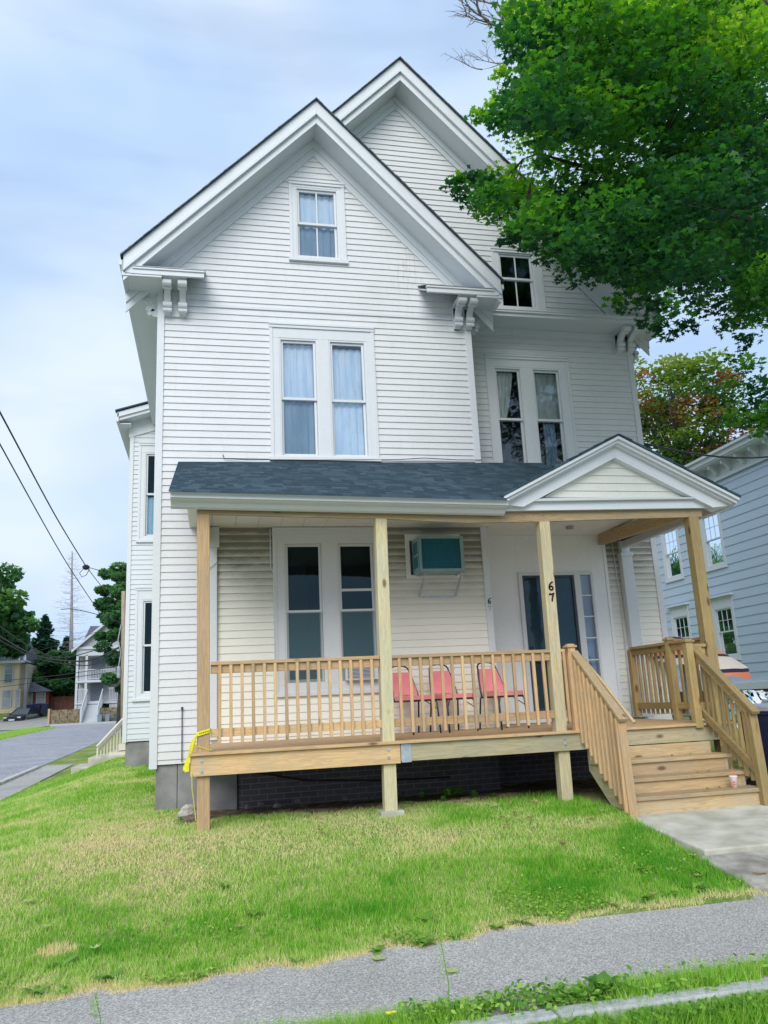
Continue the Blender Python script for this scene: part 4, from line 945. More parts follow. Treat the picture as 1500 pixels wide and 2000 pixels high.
# caution tape round the corner post
tp = thing('caution_tape', 'torn yellow caution tape tied round the left porch post', 'tape', (-.16, -.05, 1.2))
def ribbon(pts, wd, name, mats, par):
    mb = MB()
    for (a, wa_), (b, wb) in zip(pts, pts[1:]):
        a = Vector(a); b = Vector(b); wa_ = Vector(wa_)*wd/2; wb = Vector(wb)*wd/2
        mb.face([a-wa_, b-wb, b+wb, a+wa_])
    o = mb.build(name, mats, par, recalc=False); m_ = o.modifiers.new('thick', 'SOLIDIFY'); m_.thickness = .0015; return o
ribbon([((-.155, -.012, 1.34), (0, 0, 1)), ((-.10, -.02, 1.355), (0, 0, 1)), ((-.02, -.012, 1.375), (0, 0, 1)), ((-.004, .03, 1.37), (0, 0, 1))], .045, 'band', 'tape', tp)
ribbon([((-.150, -.03, 1.345), (.4, 0, .9)), ((-.175, -.05, 1.31), (.8, .1, .5)), ((-.20, -.06, 1.24), (1, .2, .1)), ((-.215, -.065, 1.16), (.8, .4, -.1)), ((-.235, -.07, 1.10), (1, 0, .1)), ((-.25, -.07, 1.02), (1.1, 0, .0)), ((-.248, -.07, .975), (1.1, 0, .2))], .042, 'loose_end', 'tape', tp)
ribbon([((-.165, -.03, 1.33), (.8, 0, .4)), ((-.19, -.03, 1.2), (.8, .3, .1)), ((-.22, -.06, 1.12), (.5, .5, 0)), ((-.275, -.065, 1.03), (.6, .2, .1)), ((-.275, -.07, .99), (.7, 0, .2))], .036, 'loose_end', 'tape', tp)
mb = MB()
for k in range(6): mb.box(-.125+k*.018, -.115+k*.018, -.0235, -.0225, 1.345+k*.004, 1.356+k*.004)
mb.build('printed_mark', 'black', tp)
mb = MB(); mb.tube([(-.20, -.06, .97), (-.195, -.05, .8), (-.17, -.03, .62), (-.155, -.01, .48)], .004, 6); mb.tube([(-.15, -.01, 1.22), (-.08, -.012, 1.2), (0, -.01, 1.17)], .003, 6); mb.build('string', 'tape', tp)
# stone by the corner
def rock(name, loc, s, label, cat='stone', seed=1, mat='rock', group=None):
    bm = bmesh.new(); bmesh.ops.create_icosphere(bm, subdivisions=3, radius=1); r = random.Random(seed)
    ph = [r.uniform(0, 6) for _ in range(6)]
    for v in bm.verts:
        p = v.co; k = 1+.16*sin(p.x*3+ph[0])+.14*sin(p.y*4+ph[1])+.12*sin(p.z*5+ph[2])+.05*sin(p.x*11+ph[3])+.05*sin(p.z*13+ph[4])
        v.co = Vector((p.x*k*s[0], p.y*k*s[1], p.z*k*s[2]))
    me = bpy.data.meshes.new(name); bm.to_mesh(me); bm.free(); me.materials.append(M[mat]); o = bpy.data.objects.new(name, me); COL.objects.link(o); o.location = loc
    return tag(o, label, cat, group)
rock('stone', (-.26, 1.15, .43), (.13, .1, .08), 'pale rough stone on the grass beside the left porch post', seed=3)
rock('stone', (4.36, -2.75, .06), (.09, .06, .04), 'small brown stone where the lawn meets the lower path', seed=5, mat='soil')
for i, (x, y) in enumerate(((.45, 1.75), (.62, 1.9), (1.1, 1.95), (1.7, 1.85), (2.3, 1.9), (.8, 1.55))):
    rock('rubble', (x, y, .385), (.04+.01*(i % 3), .04, .025), 'small dark stone on the bare soil under the porch', 'stone', 11+i, 'concrete', 'stones under the porch')

# ---- wheeled bins and heap at the right of the steps
def cart(name, label, x, y, z, rz, mat, group, s=1.0, lidmat=None):
    t = bpy.data.objects.new(name, None); COL.objects.link(t); t.location = (x, y, z); t.rotation_euler = (0, 0, rz); t.scale = (s, s, s); ORG[t.name] = (0, 0, 0); tag(t, label, 'bin', group)
    mb = MB(); mb.hexa([(-.24, -.27, .06), (.24, -.27, .06), (.24, .27, .06), (-.24, .27, .06), (-.29, -.33, .98), (.29, -.33, .98), (.29, .36, .98), (-.29, .36, .98)]); mb.box(-.305, .305, -.35, .375, .94, .985); mb.build('body', mat, t, bevel=.02)
    mb = MB(); mb.hexa([(-.31, -.37, .99), (.31, -.37, .99), (.31, .38, .99), (-.31, .38, .99), (-.28, -.34, 1.03), (.28, -.34, 1.03), (.28, .36, 1.07), (-.28, .36, 1.07)]); mb.build('lid', lidmat or mat, t, bevel=.012)
    for sx in (-.27, .27):
        mb = MB(); mb.prism([(.11*cos(k*pi/8), .11*sin(k*pi/8)) for k in range(16)], lambda u, v, d: (sx+d, .26+u, .11+v), -.025, .025); mb.build('wheel', 'black', t)
    mb = MB(); mb.tube([(-.25, .41, .93), (.25, .41, .93)], .016, 8); mb.build('handle', mat, t)
    return t
cart('wheeled_bin', 'tall navy wheeled bin right of the porch steps, nearest the camera', 6.66, -.25, .27, .05, 'navy', 'bins beside the steps', 1.0, 'greyp')
cart('wheeled_bin', 'navy wheeled bin behind another one at the right edge', 7.45, .35, .3, -.1, 'navy', 'bins beside the steps', 1.0, 'greyp')
def cloth(name, label, cat, cx, cy_, cz, wx, wy, drop, mat, seed):
    r = random.Random(seed); n = 22; mb = MB(); ph = [r.uniform(0, 6) for _ in range(5)]
    def p(i, j):
        u, v = i/n*2-1, j/n*2-1; e = max(abs(u), abs(v))
        z = cz-drop*max(0, e-.55)**1.3*2.2+.05*sin(u*6+ph[0])*sin(v*5+ph[1])+.025*sin(u*13+v*9+ph[2]); k = 1-.18*max(0, e-.55)
        return (cx+u*wx*k+.02*sin(v*14+ph[3]), cy_+v*wy*k, z)
    for i in range(n):
        for j in range(n): mb.face([p(i, j), p(i+1, j), p(i+1, j+1), p(i, j+1)])
    bmv = mb.build(name, mat, smooth=True); b = bmesh.new(); b.from_mesh(bmv.data); bmesh.ops.remove_doubles(b, verts=b.verts, dist=1e-5); b.to_mesh(bmv.data); b.free()
    s_ = bmv.modifiers.new('thick', 'SOLIDIFY'); s_.thickness = .004; return tag(bmv, label, cat)
def stripes(name, cols, scale, axis=0, rough=.6):
    mt, N, L, b = newmat(name, rough, .3); v = coords(N, L); s = N('ShaderNodeSeparateXYZ'); L(v, s.inputs[0])
    n = maths(N, L, 'ADD', s.outputs[axis], maths(N, L, 'MULTIPLY', noise(N, L, v, 1.5, 1), .05))
    f = maths(N, L, 'FRACT', maths(N, L, 'MULTIPLY', n, scale)); r = N('ShaderNodeValToRGB'); r.color_ramp.interpolation = 'CONSTANT'
    e = r.color_ramp.elements
    while len(e) < len(cols): e.new(.5)
    for i, (p, c) in enumerate(cols): e[i].position = p; e[i].color = (*c, 1)
    L(f, r.inputs[0]); L(r.outputs[0], b.inputs['Base Color']); return mt
M['tarp'] = simple('turquoise_tarp', (.04, .45, .62), (.78, .82, .84), scale=1.6, lo=.42, hi=.46, rough=.45, bstr=.1)
M['umb'] = stripes('umbrella_stripes', [(0, (.80, .24, .12)), (.36, (.03, .02, .07)), (.46, (.75, .66, .56)), (.80, (.03, .02, .07)), (.88, (.80, .30, .16))], 1.7, 2)
tb = thing('folding_table', 'folding table right of the porch under a heap of plastic sheeting', 'table', (8.2, 2.3, .36))
mb = MB(); mb.box(7.2, 9.2, 1.9, 2.7, 1.13, 1.17); mb.build('table_top', 'greyp', tb, bevel=.01)
for x in (7.3, 9.1):
    for y in (1.98, 2.62): mb = MB(); mb.tube([(x, y, .36), (x, y, 1.13)], .015, 8); mb.build('leg', 'galv', tb)
cloth('plastic_tarp', 'crumpled turquoise and white plastic tarp heaped on the table beyond the steps', 'tarp', 8.15, 2.2, 1.44, .62, .45, .45, 'tarp', 4)
cloth('plastic_sheet', 'turquoise plastic sheet hanging low behind the right handrail', 'tarp', 7.0, 1.2, 1.26, .4, .35, .35, 'tarp', 9)
# tilted patio umbrella
um = thing('patio_umbrella', 'tilted patio umbrella striped orange, cream and navy behind the right railing', 'umbrella', (7.6, 3.1, .4))
mb = MB(); mb.tube([(7.6, 3.1, .4), (7.6, 3.1, 2.25)], .02, 8); mb.build('pole', 'galv', um)
mb = MB(); nseg = 8; ring = []
TM = Matrix.Translation((7.72, 3.05, 2.24)) @ Euler((.32, .16, .2)).to_matrix().to_4x4()
prof = [(.0, .10), (.30, .07), (.64, .0), (.93, -.10), (1.0, -.24)]
P_ = []
for (r, z) in prof:
    row = []
    for k in range(48):
        a = 2*pi*k/48; fl = abs(sin(a*4)); rr = r*(1-.05*fl*(r/1.2)**2); zz = z-.035*fl*(r/1.2)**2+.02*sin(a*7+r*5)*r
        row.append(TM @ Vector((rr*cos(a), rr*sin(a), zz)))
    P_.append(row)
for i in range(len(P_)-1):
    for k in range(48): mb.face([P_[i][k], P_[i][(k+1) % 48], P_[i+1][(k+1) % 48], P_[i+1][k]])
mb.build('canopy', 'umb', um, smooth=True)

# ================================================================ BLUE NEIGHBOUR
bh = thing('blue_house', 'pale blue clapboard house with white bracketed cornice right of the white house', 'house', (15.5, 14, .4))
mtb = paint('blue_clapboard', (.52, .61, .72), (.42, .48, .56), .2); M['blue'] = mtb
mb = MB(); z = 1.62; e = .272
BW = [(12.58, 13.68, 5.12, 6.98), (14.95, 16.05, 5.12, 6.98), (17.6, 18.7, 5.12, 6.98), (12.58, 13.68, 2.30, 4.24), (14.95, 16.05, 2.3, 4.24), (17.6, 18.7, 2.3, 4.24), (9.2, 10.3-.9, 2.3, 2.31)]
zs = []
while z < 7.8: zs.append(z); z += e
for a in zs:
    b = min(a+e, 7.8); segs = sorted({2.0, 26.0}); iv = [(2.0, 26.0)]
    cuts = sorted({a, b}|{h[2] for h in BW if a < h[2] < b}|{h[3] for h in BW if a < h[3] < b})
    for c0, c1 in zip(cuts, cuts[1:]):
        iv = [(2.0, 26.0)]
        for h in BW[:6]:
            if h[2] < (c0+c1)/2 < h[3]:
                nv = []
                for p, q in iv:
                    if h[0] >= q or h[1] <= p: nv.append((p, q))
                    else: nv += [(p, h[0]), (h[1], q)]
                iv = nv
        for p, q in iv:
            o0 = .02*(1-(c0-a)/e)+.003; o1 = .02*(1-(c1-a)/e)+.003
            mb.face([(15.5-o0, p, c0), (15.5-o0, q, c0), (15.5-o1, q, c1), (15.5-o1, p, c1)])
            if c0 == a: mb.face([(15.5-o0, p, a), (15.5-o0, q, a), (15.5, q, a), (15.5, p, a)])
mb.box(15.5, 25, 1.98, 2.0, 1.4, 8); mb.box(15.5, 25, 26, 26.02, 1.4, 8)
mb.build('wall', 'blue', bh, recalc=False)
mb = MB(); mb.box(15.45, 15.6, 2, 26, .3, 1.40); mb.build('foundation', simple('maroon_brick', (.14, .03, .03), (.10, .025, .025), scale=8), bh)
mb = MB(); mb.box(15.40, 15.52, 2, 26, 1.40, 1.62); mb.box(15.38, 15.52, 1.9, 2.1, 1.4, 7.8); mb.build('water_table', 'trim', bh, bevel=.01)
mb = MB(); mb.box(15.44, 15.52, 2, 26, 7.80, 8.26); mb.box(15.40, 15.46, 2, 26, 7.76, 7.84); mb.build('frieze', 'trim', bh, bevel=.01)
mb = MB(); mb.box(15.02, 15.5, 1.6, 26.4, 8.24, 8.30); mb.box(14.98, 15.06, 1.56, 26.4, 8.28, 8.42); mb.box(14.90, 15.5, 1.5, 26.5, 8.42, 8.52); mb.build('cornice', 'trim', bh, bevel=.012)
mb = MB(); mb.hexa([(14.88, 1.45, 8.52), (25.5, 1.45, 8.52), (25.5, 26.5, 8.52), (14.88, 26.5, 8.52), (18, 5, 9.4), (23, 5, 9.4), (23, 24, 9.4), (18, 24, 9.4)]); mb.build('roof', 'shingle', bh)
def bkt(y):
    mb = MB(); mb.prism([(15.45, 8.24), (15.12, 8.24), (15.12, 8.17), (15.22, 8.12), (15.30, 8.02), (15.36, 7.92), (15.45, 7.90)], lambda u, v, d: (u, y+d, v), -.05, .05)
    mb.lathe([(.02, -.07), (.045, -.04), (.045, 0), (.02, .03)], (15.15, y, 8.16), 10); return mb.build('bracket', 'trim', bh)
for y in np.arange(2.5, 26, .655): bkt(float(y))
house_cur[0] = bh
B = lambda u, o, z: (15.5-o, u, z)
M['lace'] = simple('lace_curtain', (.42, .52, .56), (.26, .36, .40), scale=3, vec=(1, 5, .6), bstr=0)
for (y0, y1, z0, z1) in BW[:6]:
    up = z0 > 4; g0, g1 = y0+.12, y1-.22 if 0 else y1-.12
    tz = z1-.12 if up else z1-.36
    me = (z0+tz)/2+.05
    w_ = window((y0, y1, z0, z1), [(y0+.13, y1-.13, z0+.11, tz, me)], B, curt=[[(y0+.15, y1-.15, me, tz-.03, 'lace', '')]], sill=True, room='room', glassm='glassb')
    if not up:
        mb = MB(); mb.box(15.36, 15.5, y0-.06, y1+.06, z1-.02, z1+.035); mb.build('window_cap', 'trim', w_, bevel=.01)
    mb = MB(); 
    for yy in ((y0+y1)/2-.12, (y0+y1)/2+.12): mb.box(15.52, 15.535, yy-.008, yy+.008, me, tz-.05)
    mb.box(15.52, 15.535, y0+.15, y1-.15, (me+tz)/2-.008, (me+tz)/2+.008); mb.build('muntin', 'trim', w_)
house_cur[0] = house
mb = MB(); pts = [(7.2, 3.2, 6.3), (10, 4.4, 6.05), (13, 5.6, 6.2), (15.45, 7.0, 6.6)]
sag = []
A_, B_ = Vector((7.2, 3.0, 5.75)), Vector((15.44, 9.2, 7.65))
for i in range(13):
    t = i/12; p = A_.lerp(B_, t); p.z -= .8*t*(1-t); sag.append(p)
mb.tube(sag, .02, 6); tag(mb.build('service_cable', 'wire', smooth=True), 'black service cable running from the white house to the blue house', 'cable')

# ================================================================ BIG MAPLE
mt_ = thing('maple_tree', 'big green maple reaching over the right side of the white house', 'tree', (11.2, 1.2, .35))
CL = [(7.1,1.53,7.33,0.11),(9.77,2.2,7.83,0.24),(8.38,-0.16,11.57,0.34),(4.43,0.38,8.04,0.29),(8.9,1.54,12.85,0.55),(6.84,-1.48,9.33,0.4),(9.1,0.93,8.83,0.15),(7.54,-0.72,9.41,0.34),(3.69,-0.9,9.88,0.15),(5.82,1.66,11.07,0.47),(5.64,-0.1,9.56,0.34),(9.37,2.47,14.94,0.47),(9.7,1.5,14.4,0.13),(3.47,-2.55,5.88,0.24),(10.04,1.33,12.44,0.18),(6.73,-0.95,4.8,0.24),(5.6,1.43,8.97,0.47),(5.43,-0.95,8.86,0.24),(4.16,-0.12,11.23,0.13),(7.21,-0.41,8.42,0.55),(9.39,1.5,8.41,0.21),(3.68,0.19,8.65,0.09),(6.1,1.19,9.17,0.4),(5.4,-0.5,9.39,0.47),(4.41,-2.14,7.61,0.4),(9.25,1.49,10.86,0.55),(8.14,1.06,10.38,0.21),(5.16,1.4,9.24,0.55),(8.37,0.42,7.55,0.21),(9.24,1.78,11.2,0.34),(9.57,2.48,8.45,0.55),(8.39,0.15,8.43,0.15),(9.1,0.99,9.42,0.24),(7.8,0.86,8.33,0.55),(5.9,1.43,8.17,0.24),(4.48,-2.46,5.27,0.13),(4.8,-2.38,5.81,0.47),(4.26,-2.32,8.11,0.4),(3.34,-1.11,8.44,0.13),(7.92,2.1,12.41,0.47),(3.51,-2.0,7.18,0.11),(5.63,-2.41,7.32,0.29),(6.91,0.23,11.89,0.55),(5.95,2.38,9.12,0.34),(8.92,1.63,10.38,0.55),(5.22,-1.86,7.73,0.21),(7.71,2.38,9.42,0.55),(7.48,-0.77,7.1,0.11),(4.66,-1.87,6.19,0.47),(5.5,2.46,11.87,0.47),(6.79,-1.25,6.84,0.29),(6.41,1.47,11.14,0.55),(8.36,0.17,12.81,0.09),(6.56,-1.21,9.27,0.15),(7.22,1.27,8.34,0.55),(4.11,-0.85,7.28,0.4),(4.43,-0.18,7.77,0.4),(5.71,-1.29,10.62,0.21),(5.61,-2.52,6.25,0.29),(7.62,0.39,9.26,0.47),(6.58,-0.09,7.26,0.55),(7.66,-0.56,8.89,0.29),(7.13,-1.06,9.85,0.47),(9.72,1.75,14.16,0.47),(5.97,-1.11,7.95,0.55),(3.55,-0.51,7.83,0.29),(5.26,0.45,11.32,0.47),(6.77,-1.4,10.44,0.4),(8.79,1.78,14.22,0.4),(6.27,-1.9,5.72,0.15),(5.86,0.64,11.53,0.55),(3.99,-2.3,9.05,0.34),(8.02,-0.35,11.14,0.4),(4.53,-0.05,7.36,0.13),(6.21,-2.31,7.46,0.18),(7.72,0.68,11.94,0.55),(5.02,-1.23,6.56,0.47),(7.07,1.3,11.45,0.55),(5.17,-1.38,9.72,0.55),(7.68,0.87,12.74,0.55),(9.02,1.17,13.82,0.21),(6.71,-1.44,6.18,0.15),(4.58,-0.87,9.38,0.55),(6.01,-0.59,8.95,0.24),(5.88,0.38,7.79,0.55),(5.46,-2.1,7.41,0.29),(7.39,-0.37,7.25,0.4),(4.67,-1.8,9.48,0.55),(7.49,2.21,14.62,0.24),(9.67,0.88,12.74,0.21),(6.09,-1.55,9.49,0.55),(7.66,-0.98,8.73,0.09),(3.93,-2.33,7.58,0.4),(9.56,1.85,8.92,0.34),(4.57,0.21,12.15,0.11),(5.1,-0.64,7.24,0.55),(7.55,2.15,7.81,0.18),(6.13,-2.0,8.67,0.29),(5.74,1.42,12.95,0.55),(6.06,-1.93,8.14,0.55),(3.52,-2.09,7.33,0.18),(5.79,-1.21,6.12,0.11),(5.95,-1.92,7.68,0.34),(4.79,-2.34,9.43,0.13),(6.78,-0.44,4.94,0.13),(3.61,-2.54,7.24,0.18),(7.01,-0.95,10.54,0.55),(7.78,-0.34,8.48,0.29),(10.31,2.44,9.98,0.29),(7.82,1.63,13.34,0.55),(7.17,2.49,14.63,0.4),(3.67,-0.74,7.12,0.13),(6.75,-0.77,9.71,0.11),(6.8,-0.43,5.59,0.11),(6.46,1.73,12.82,0.55),(4.9,-1.72,10.03,0.21),(9.83,1.54,12.58,0.4),(8.86,1.56,8.47,0.55),(6.05,-0.58,10.23,0.55),(4.5,-0.98,10.81,0.15),(5.61,1.06,9.13,0.21),(7.92,0.49,9.91,0.29),(5.79,-1.12,7.33,0.47),(5.51,1.35,8.45,0.4),(9.51,1.12,11.42,0.29),(9.16,1.76,8.04,0.47),(5.7,-1.51,6.5,0.55),(7.04,-0.43,5.2,0.21),(5.96,0.98,12.35,0.55),(3.67,-1.21,8.48,0.29),(5.61,-2.27,8.35,0.18),(7.14,-0.43,6.43,0.34),(6.42,2.1,9.45,0.55),(5.03,0.55,10.3,0.55),(6.44,-2.44,8.55,0.09),(5.39,-1.61,9.19,0.55),(6.67,0.99,7.78,0.4),(7.43,-0.08,11.96,0.4),(5.86,-2.08,6.97,0.47),(3.25,-2.12,8.58,0.18),(10.28,2.42,9.06,0.21),(7.13,-0.5,11.29,0.55),(10.23,1.35,13.77,0.24),(3.62,-0.03,8.16,0.24),(7.22,-1.09,8.46,0.24),(5.68,-0.85,9.1,0.29),(4.54,-1.3,10.56,0.09),(8.34,-0.15,8.82,0.09),(8.04,0.04,7.03,0.18),(8.36,0.71,7.75,0.4),(3.88,-1.11,7.5,0.09),(5.42,-0.62,10.97,0.47),(6.4,-1.23,5.02,0.21),(6.45,-1.89,6.41,0.11),(7.29,-1.64,10.57,0.18),(3.74,-0.1,7.84,0.13),(6.08,-0.68,8.7,0.21),(6.9,2.42,9.21,0.55),(3.63,-1.23,6.77,0.11),(3.1,-1.48,7.09,0.24),(7.29,0.02,9.03,0.47),(6.5,2.21,8.39,0.13),(7.79,0.28,5.23,0.24),(6.04,2.25,13.01,0.4),(3.27,-0.44,8.05,0.09),(4.6,-1.52,6.69,0.55),(4.43,-2.14,9.36,0.29),(6.45,2.43,13.48,0.55),(5.28,1.48,11.16,0.55),(6.88,-0.58,7.05,0.55),(5.74,-1.23,9.14,0.21),(9.69,2.07,10.59,0.55),(4.16,-0.02,10.85,0.21),(9.1,1.93,9.9,0.55),(6.62,-2.27,9.25,0.15),(5.38,-2.25,9.19,0.47),(6.48,2.04,8.35,0.18),(9.34,1.32,13.1,0.55),(3.2,-2.59,7.32,0.4),(3.99,-0.77,10.48,0.24),(8.6,0.84,8.6,0.4),(5.45,2.03,10.88,0.47),(5.47,0.69,12.04,0.55),(9.23,0.71,10.04,0.11),(4.69,0.34,12.23,0.18),(4.85,0.06,11.28,0.55),(6.94,-0.71,4.86,0.24),(5.15,-1.19,7.78,0.55),(5.56,0.08,10.55,0.55),(8.86,0.7,10.01,0.34),(9.8,1.62,11.37,0.34),(4.58,-2.32,8.69,0.55),(7.94,0.0,7.86,0.29),(4.99,-2.07,5.46,0.09),(3.59,0.21,8.57,0.13),(5.05,0.72,7.93,0.24),(7.92,1.76,10.35,0.55),(3.87,0.08,8.15,0.29),(6.88,-1.15,5.27,0.08),(5.88,-1.18,9.33,0.24),(7.52,0.5,9.79,0.21),(7.93,0.97,9.57,0.55),(6.01,-2.3,8.88,0.47),(3.63,0.11,8.41,0.21),(3.98,-2.47,6.27,0.4),(7.27,1.82,7.71,0.15),(8.38,2.0,14.69,0.15),(4.72,-0.68,10.59,0.55),(6.39,-1.47,6.09,0.34),(4.87,-0.47,8.17,0.09),(8.59,1.37,7.83,0.47),(7.15,-0.09,5.29,0.11),(5.67,-1.61,7.49,0.55),(5.42,0.95,10.95,0.55),(7.72,0.17,11.1,0.47),(4.0,-2.57,8.57,0.47),(9.69,2.21,11.83,0.34),(8.23,0.92,10.77,0.55),(5.76,-2.39,5.84,0.24),(5.55,-0.3,8.23,0.4),(6.08,-1.09,9.32,0.13),(6.47,-2.1,8.18,0.21),(7.04,1.88,13.52,0.55),(5.82,0.04,9.44,0.13),(6.04,-0.49,7.11,0.55),(7.18,0.81,10.77,0.18),(8.08,1.84,9.6,0.55),(3.83,-0.25,8.06,0.21),(4.55,-1.7,8.36,0.47),(5.68,0.62,10.66,0.4),(5.75,1.66,13.71,0.29),(6.82,-0.0,10.37,0.18),(6.77,-0.84,9.16,0.55),(8.31,2.26,13.4,0.55),(3.24,-2.36,6.25,0.29),(7.45,-0.23,10.45,0.34),(3.61,-2.26,7.95,0.47),(6.3,-1.11,5.69,0.09),(3.52,-1.15,8.75,0.11),(4.94,-2.54,6.48,0.55),(8.32,1.2,7.33,0.29),(7.39,-0.61,7.56,0.29),(4.59,-2.41,7.74,0.24),(5.61,0.7,10.19,0.47),(6.45,-1.04,5.68,0.13),(3.97,-1.53,8.76,0.47),(9.09,2.19,12.98,0.4),(4.8,0.55,8.05,0.34),(5.86,-1.15,8.75,0.55),(3.27,-1.11,7.59,0.13),(4.26,-1.2,10.51,0.18),(5.82,-1.41,10.63,0.11),(5.48,-0.1,9.99,0.55),(6.47,0.87,11.94,0.55),(7.05,0.2,8.66,0.4),(5.14,0.59,7.67,0.24),(7.34,1.06,7.36,0.18),(4.24,0.12,8.23,0.34),(7.51,1.51,9.06,0.55),(7.67,2.38,8.18,0.21),(7.29,-0.16,5.08,0.34),(6.09,0.71,7.42,0.24),(6.11,0.82,8.87,0.55),(8.19,2.39,14.74,0.4),(4.88,-1.25,8.44,0.24),(4.06,0.38,9.77,0.21),(4.97,-1.99,6.94,0.55),(8.62,1.94,9.41,0.55),(10.92,2.53,14.19,0.47),(5.08,-0.24,7.85,0.55),(7.08,1.83,12.35,0.55),(9.09,2.02,14.55,0.34),(4.11,0.3,8.69,0.34),(6.59,-0.79,11.27,0.24),(4.27,-1.43,9.28,0.55),(5.6,2.33,10.61,0.13),(10.83,1.98,14.97,0.24),(7.11,1.16,9.34,0.55),(7.24,2.0,12.91,0.55),(8.62,-0.21,12.15,0.24),(4.46,-1.03,8.78,0.55),(6.18,-0.06,8.2,0.55),(8.4,2.32,10.31,0.55),(3.39,-2.48,9.04,0.13),(6.51,-0.33,9.15,0.15),(9.12,2.54,13.17,0.29),(5.12,-2.21,8.11,0.55),(7.0,-0.15,6.43,0.09),(9.18,2.52,9.39,0.55),(4.61,-1.03,6.91,0.47),(4.4,-1.72,9.95,0.21),(5.52,1.31,10.38,0.29),(6.21,-1.23,5.05,0.09),(6.56,-1.22,6.3,0.4),(6.87,0.57,11.09,0.47),(6.5,-1.82,6.5,0.13),(6.01,-1.58,5.15,0.15),(6.83,-1.51,7.55,0.21),(3.95,-0.38,7.49,0.24),(10.47,2.16,13.84,0.47),(6.63,-1.64,5.98,0.07),(5.12,-1.28,8.71,0.47),(6.63,-1.17,4.78,0.18),(9.96,2.0,10.25,0.34),(8.87,2.0,11.15,0.24),(4.12,-0.67,8.19,0.09),(8.46,2.6,9.24,0.55),(8.56,0.51,8.41,0.24),(6.76,-2.22,9.78,0.13),(3.63,-1.85,9.08,0.4),(5.99,-1.73,9.1,0.34),(4.99,-0.56,8.63,0.55),(9.5,1.56,10.23,0.4),(5.71,-1.5,10.06,0.47),(4.08,-0.64,9.4,0.34),(5.9,-0.81,9.29,0.21),(6.85,-0.47,5.26,0.08),(5.12,0.29,7.91,0.47),(3.41,-1.1,7.01,0.08),(5.62,-1.36,8.44,0.11),(8.16,0.2,9.63,0.47),(4.95,-1.33,6.21,0.21),(5.66,2.38,12.98,0.34),(5.88,-1.58,8.0,0.15),(6.47,2.22,8.6,0.24),(9.95,2.26,8.16,0.21),(8.63,0.89,12.42,0.55),(9.39,2.02,11.46,0.34),(9.5,0.65,12.96,0.24),(5.15,0.25,8.6,0.55)]
CL += [(2.8,-1.0,7.54,0.13),(2.89,-1.0,7.63,0.12),(2.91,-1.0,7.42,0.14),(3.05,-1.0,7.63,0.16),(3.11,-1.0,7.32,0.16),(3.26,-1.0,7.2,0.17),(3.59,-0.8,7.09,0.16),(3.84,-0.8,6.95,0.17),(3.48,-0.8,6.98,0.12),(3.97,-0.8,6.75,0.13),(4.21,-0.8,6.58,0.15),(4.32,-0.8,6.45,0.09),(4.55,-0.8,6.57,0.15),(4.77,-0.9,6.2,0.14),(4.96,-0.9,6.13,0.15),(5.22,-0.9,6.2,0.18),(5.27,-1.0,5.83,0.14),(5.36,-1.0,5.68,0.09),(5.53,-1.0,5.84,0.15),(5.74,-1.0,5.88,0.13),(3.37,-0.5,8.97,0.14),(3.54,-0.5,9.1,0.15),(3.69,-0.5,8.92,0.16),(3.91,-0.2,10.01,0.14),(3.8,-0.2,9.58,0.12),(6.02,-1.0,6.14,0.2),(5.05,-1.0,5.91,0.1),(6.49,-0.6,5.34,0.12),(6.61,-0.6,5.67,0.12),(6.52,-0.6,4.76,0.13),(6.7,-0.6,4.66,0.12),(6.37,-0.6,4.86,0.1),(6.3,-0.8,5.98,0.14)]
r_c = random.Random(3)
for i in range(95):   # the rest of the crown, right of and behind the picture edge
    a = r_c.uniform(0, 2*pi); rr = r_c.uniform(.5, 4.6); x = 9.6+rr*cos(a)*1.0; y = 2.2+rr*sin(a)
    z = r_c.uniform(7.2, 14.5)
    if x < .92*(y+9)+.7 and not (z > 12.8 and x > 8.8): x = .92*(y+9)+.7+r_c.uniform(0, 1.5)
    CL.append((x, y, z, r_c.uniform(.5, .8)))
pts = []; tint = []
for (x, y, z, r) in CL:
    n = int(215*(r/.35)**2) if x < 9.4 else int(110*(r/.35)**2*.6)
    d = rng.normal(0, 1, (n, 3)); d /= np.linalg.norm(d, axis=1)[:, None]; rad = r*rng.uniform(.05, 1, n)**.45*np.where(rng.random(n) < .12, rng.uniform(1.1, 1.5, n), 1)
    rad *= 1+.22*np.sin(d[:, 0]*5+x*7)*np.sin(d[:, 2]*6+z*5)
    q = d*rad[:, None]*np.array([1.1, 1.1, .72])+np.array([x, y, z]); pts.append(q)
    base = .07+.50*random.random()**1.3+.40*sm(7.4, 10.8, z)*(1-.5*sm(7.2, 9, x)); tint.append(np.clip(base+.16*d[:, 2]+rng.normal(0, .08, n), 0, 1))  # crown light painted into leaf tint: brighter high up and on clump tops
pts = np.concatenate(pts); tint = np.concatenate(tint)
print('maple leaves', len(pts))
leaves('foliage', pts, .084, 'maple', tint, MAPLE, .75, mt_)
mb = MB(); mb.tube([(11.3, 1.2, -.1), (11.2, 1.2, .6), (11.0, 1.15, 3), (10.6, 1.1, 5.2), (9.7, 1.05, 6.8), (8.6, 1.0, 8.3), (8.28, 1.0, 10.5), (8.3, 1.1, 12.6), (8.5, 1.2, 14.6)], [.42, .34, .30, .28, .26, .24, .18, .11, .04], 14); mb.build('trunk', 'bark', mt_, smooth=True)
mb = MB()
rb = random.Random(9)
targets = sorted([c for c in CL if c[0] < 9.4], key=lambda c: c[0])
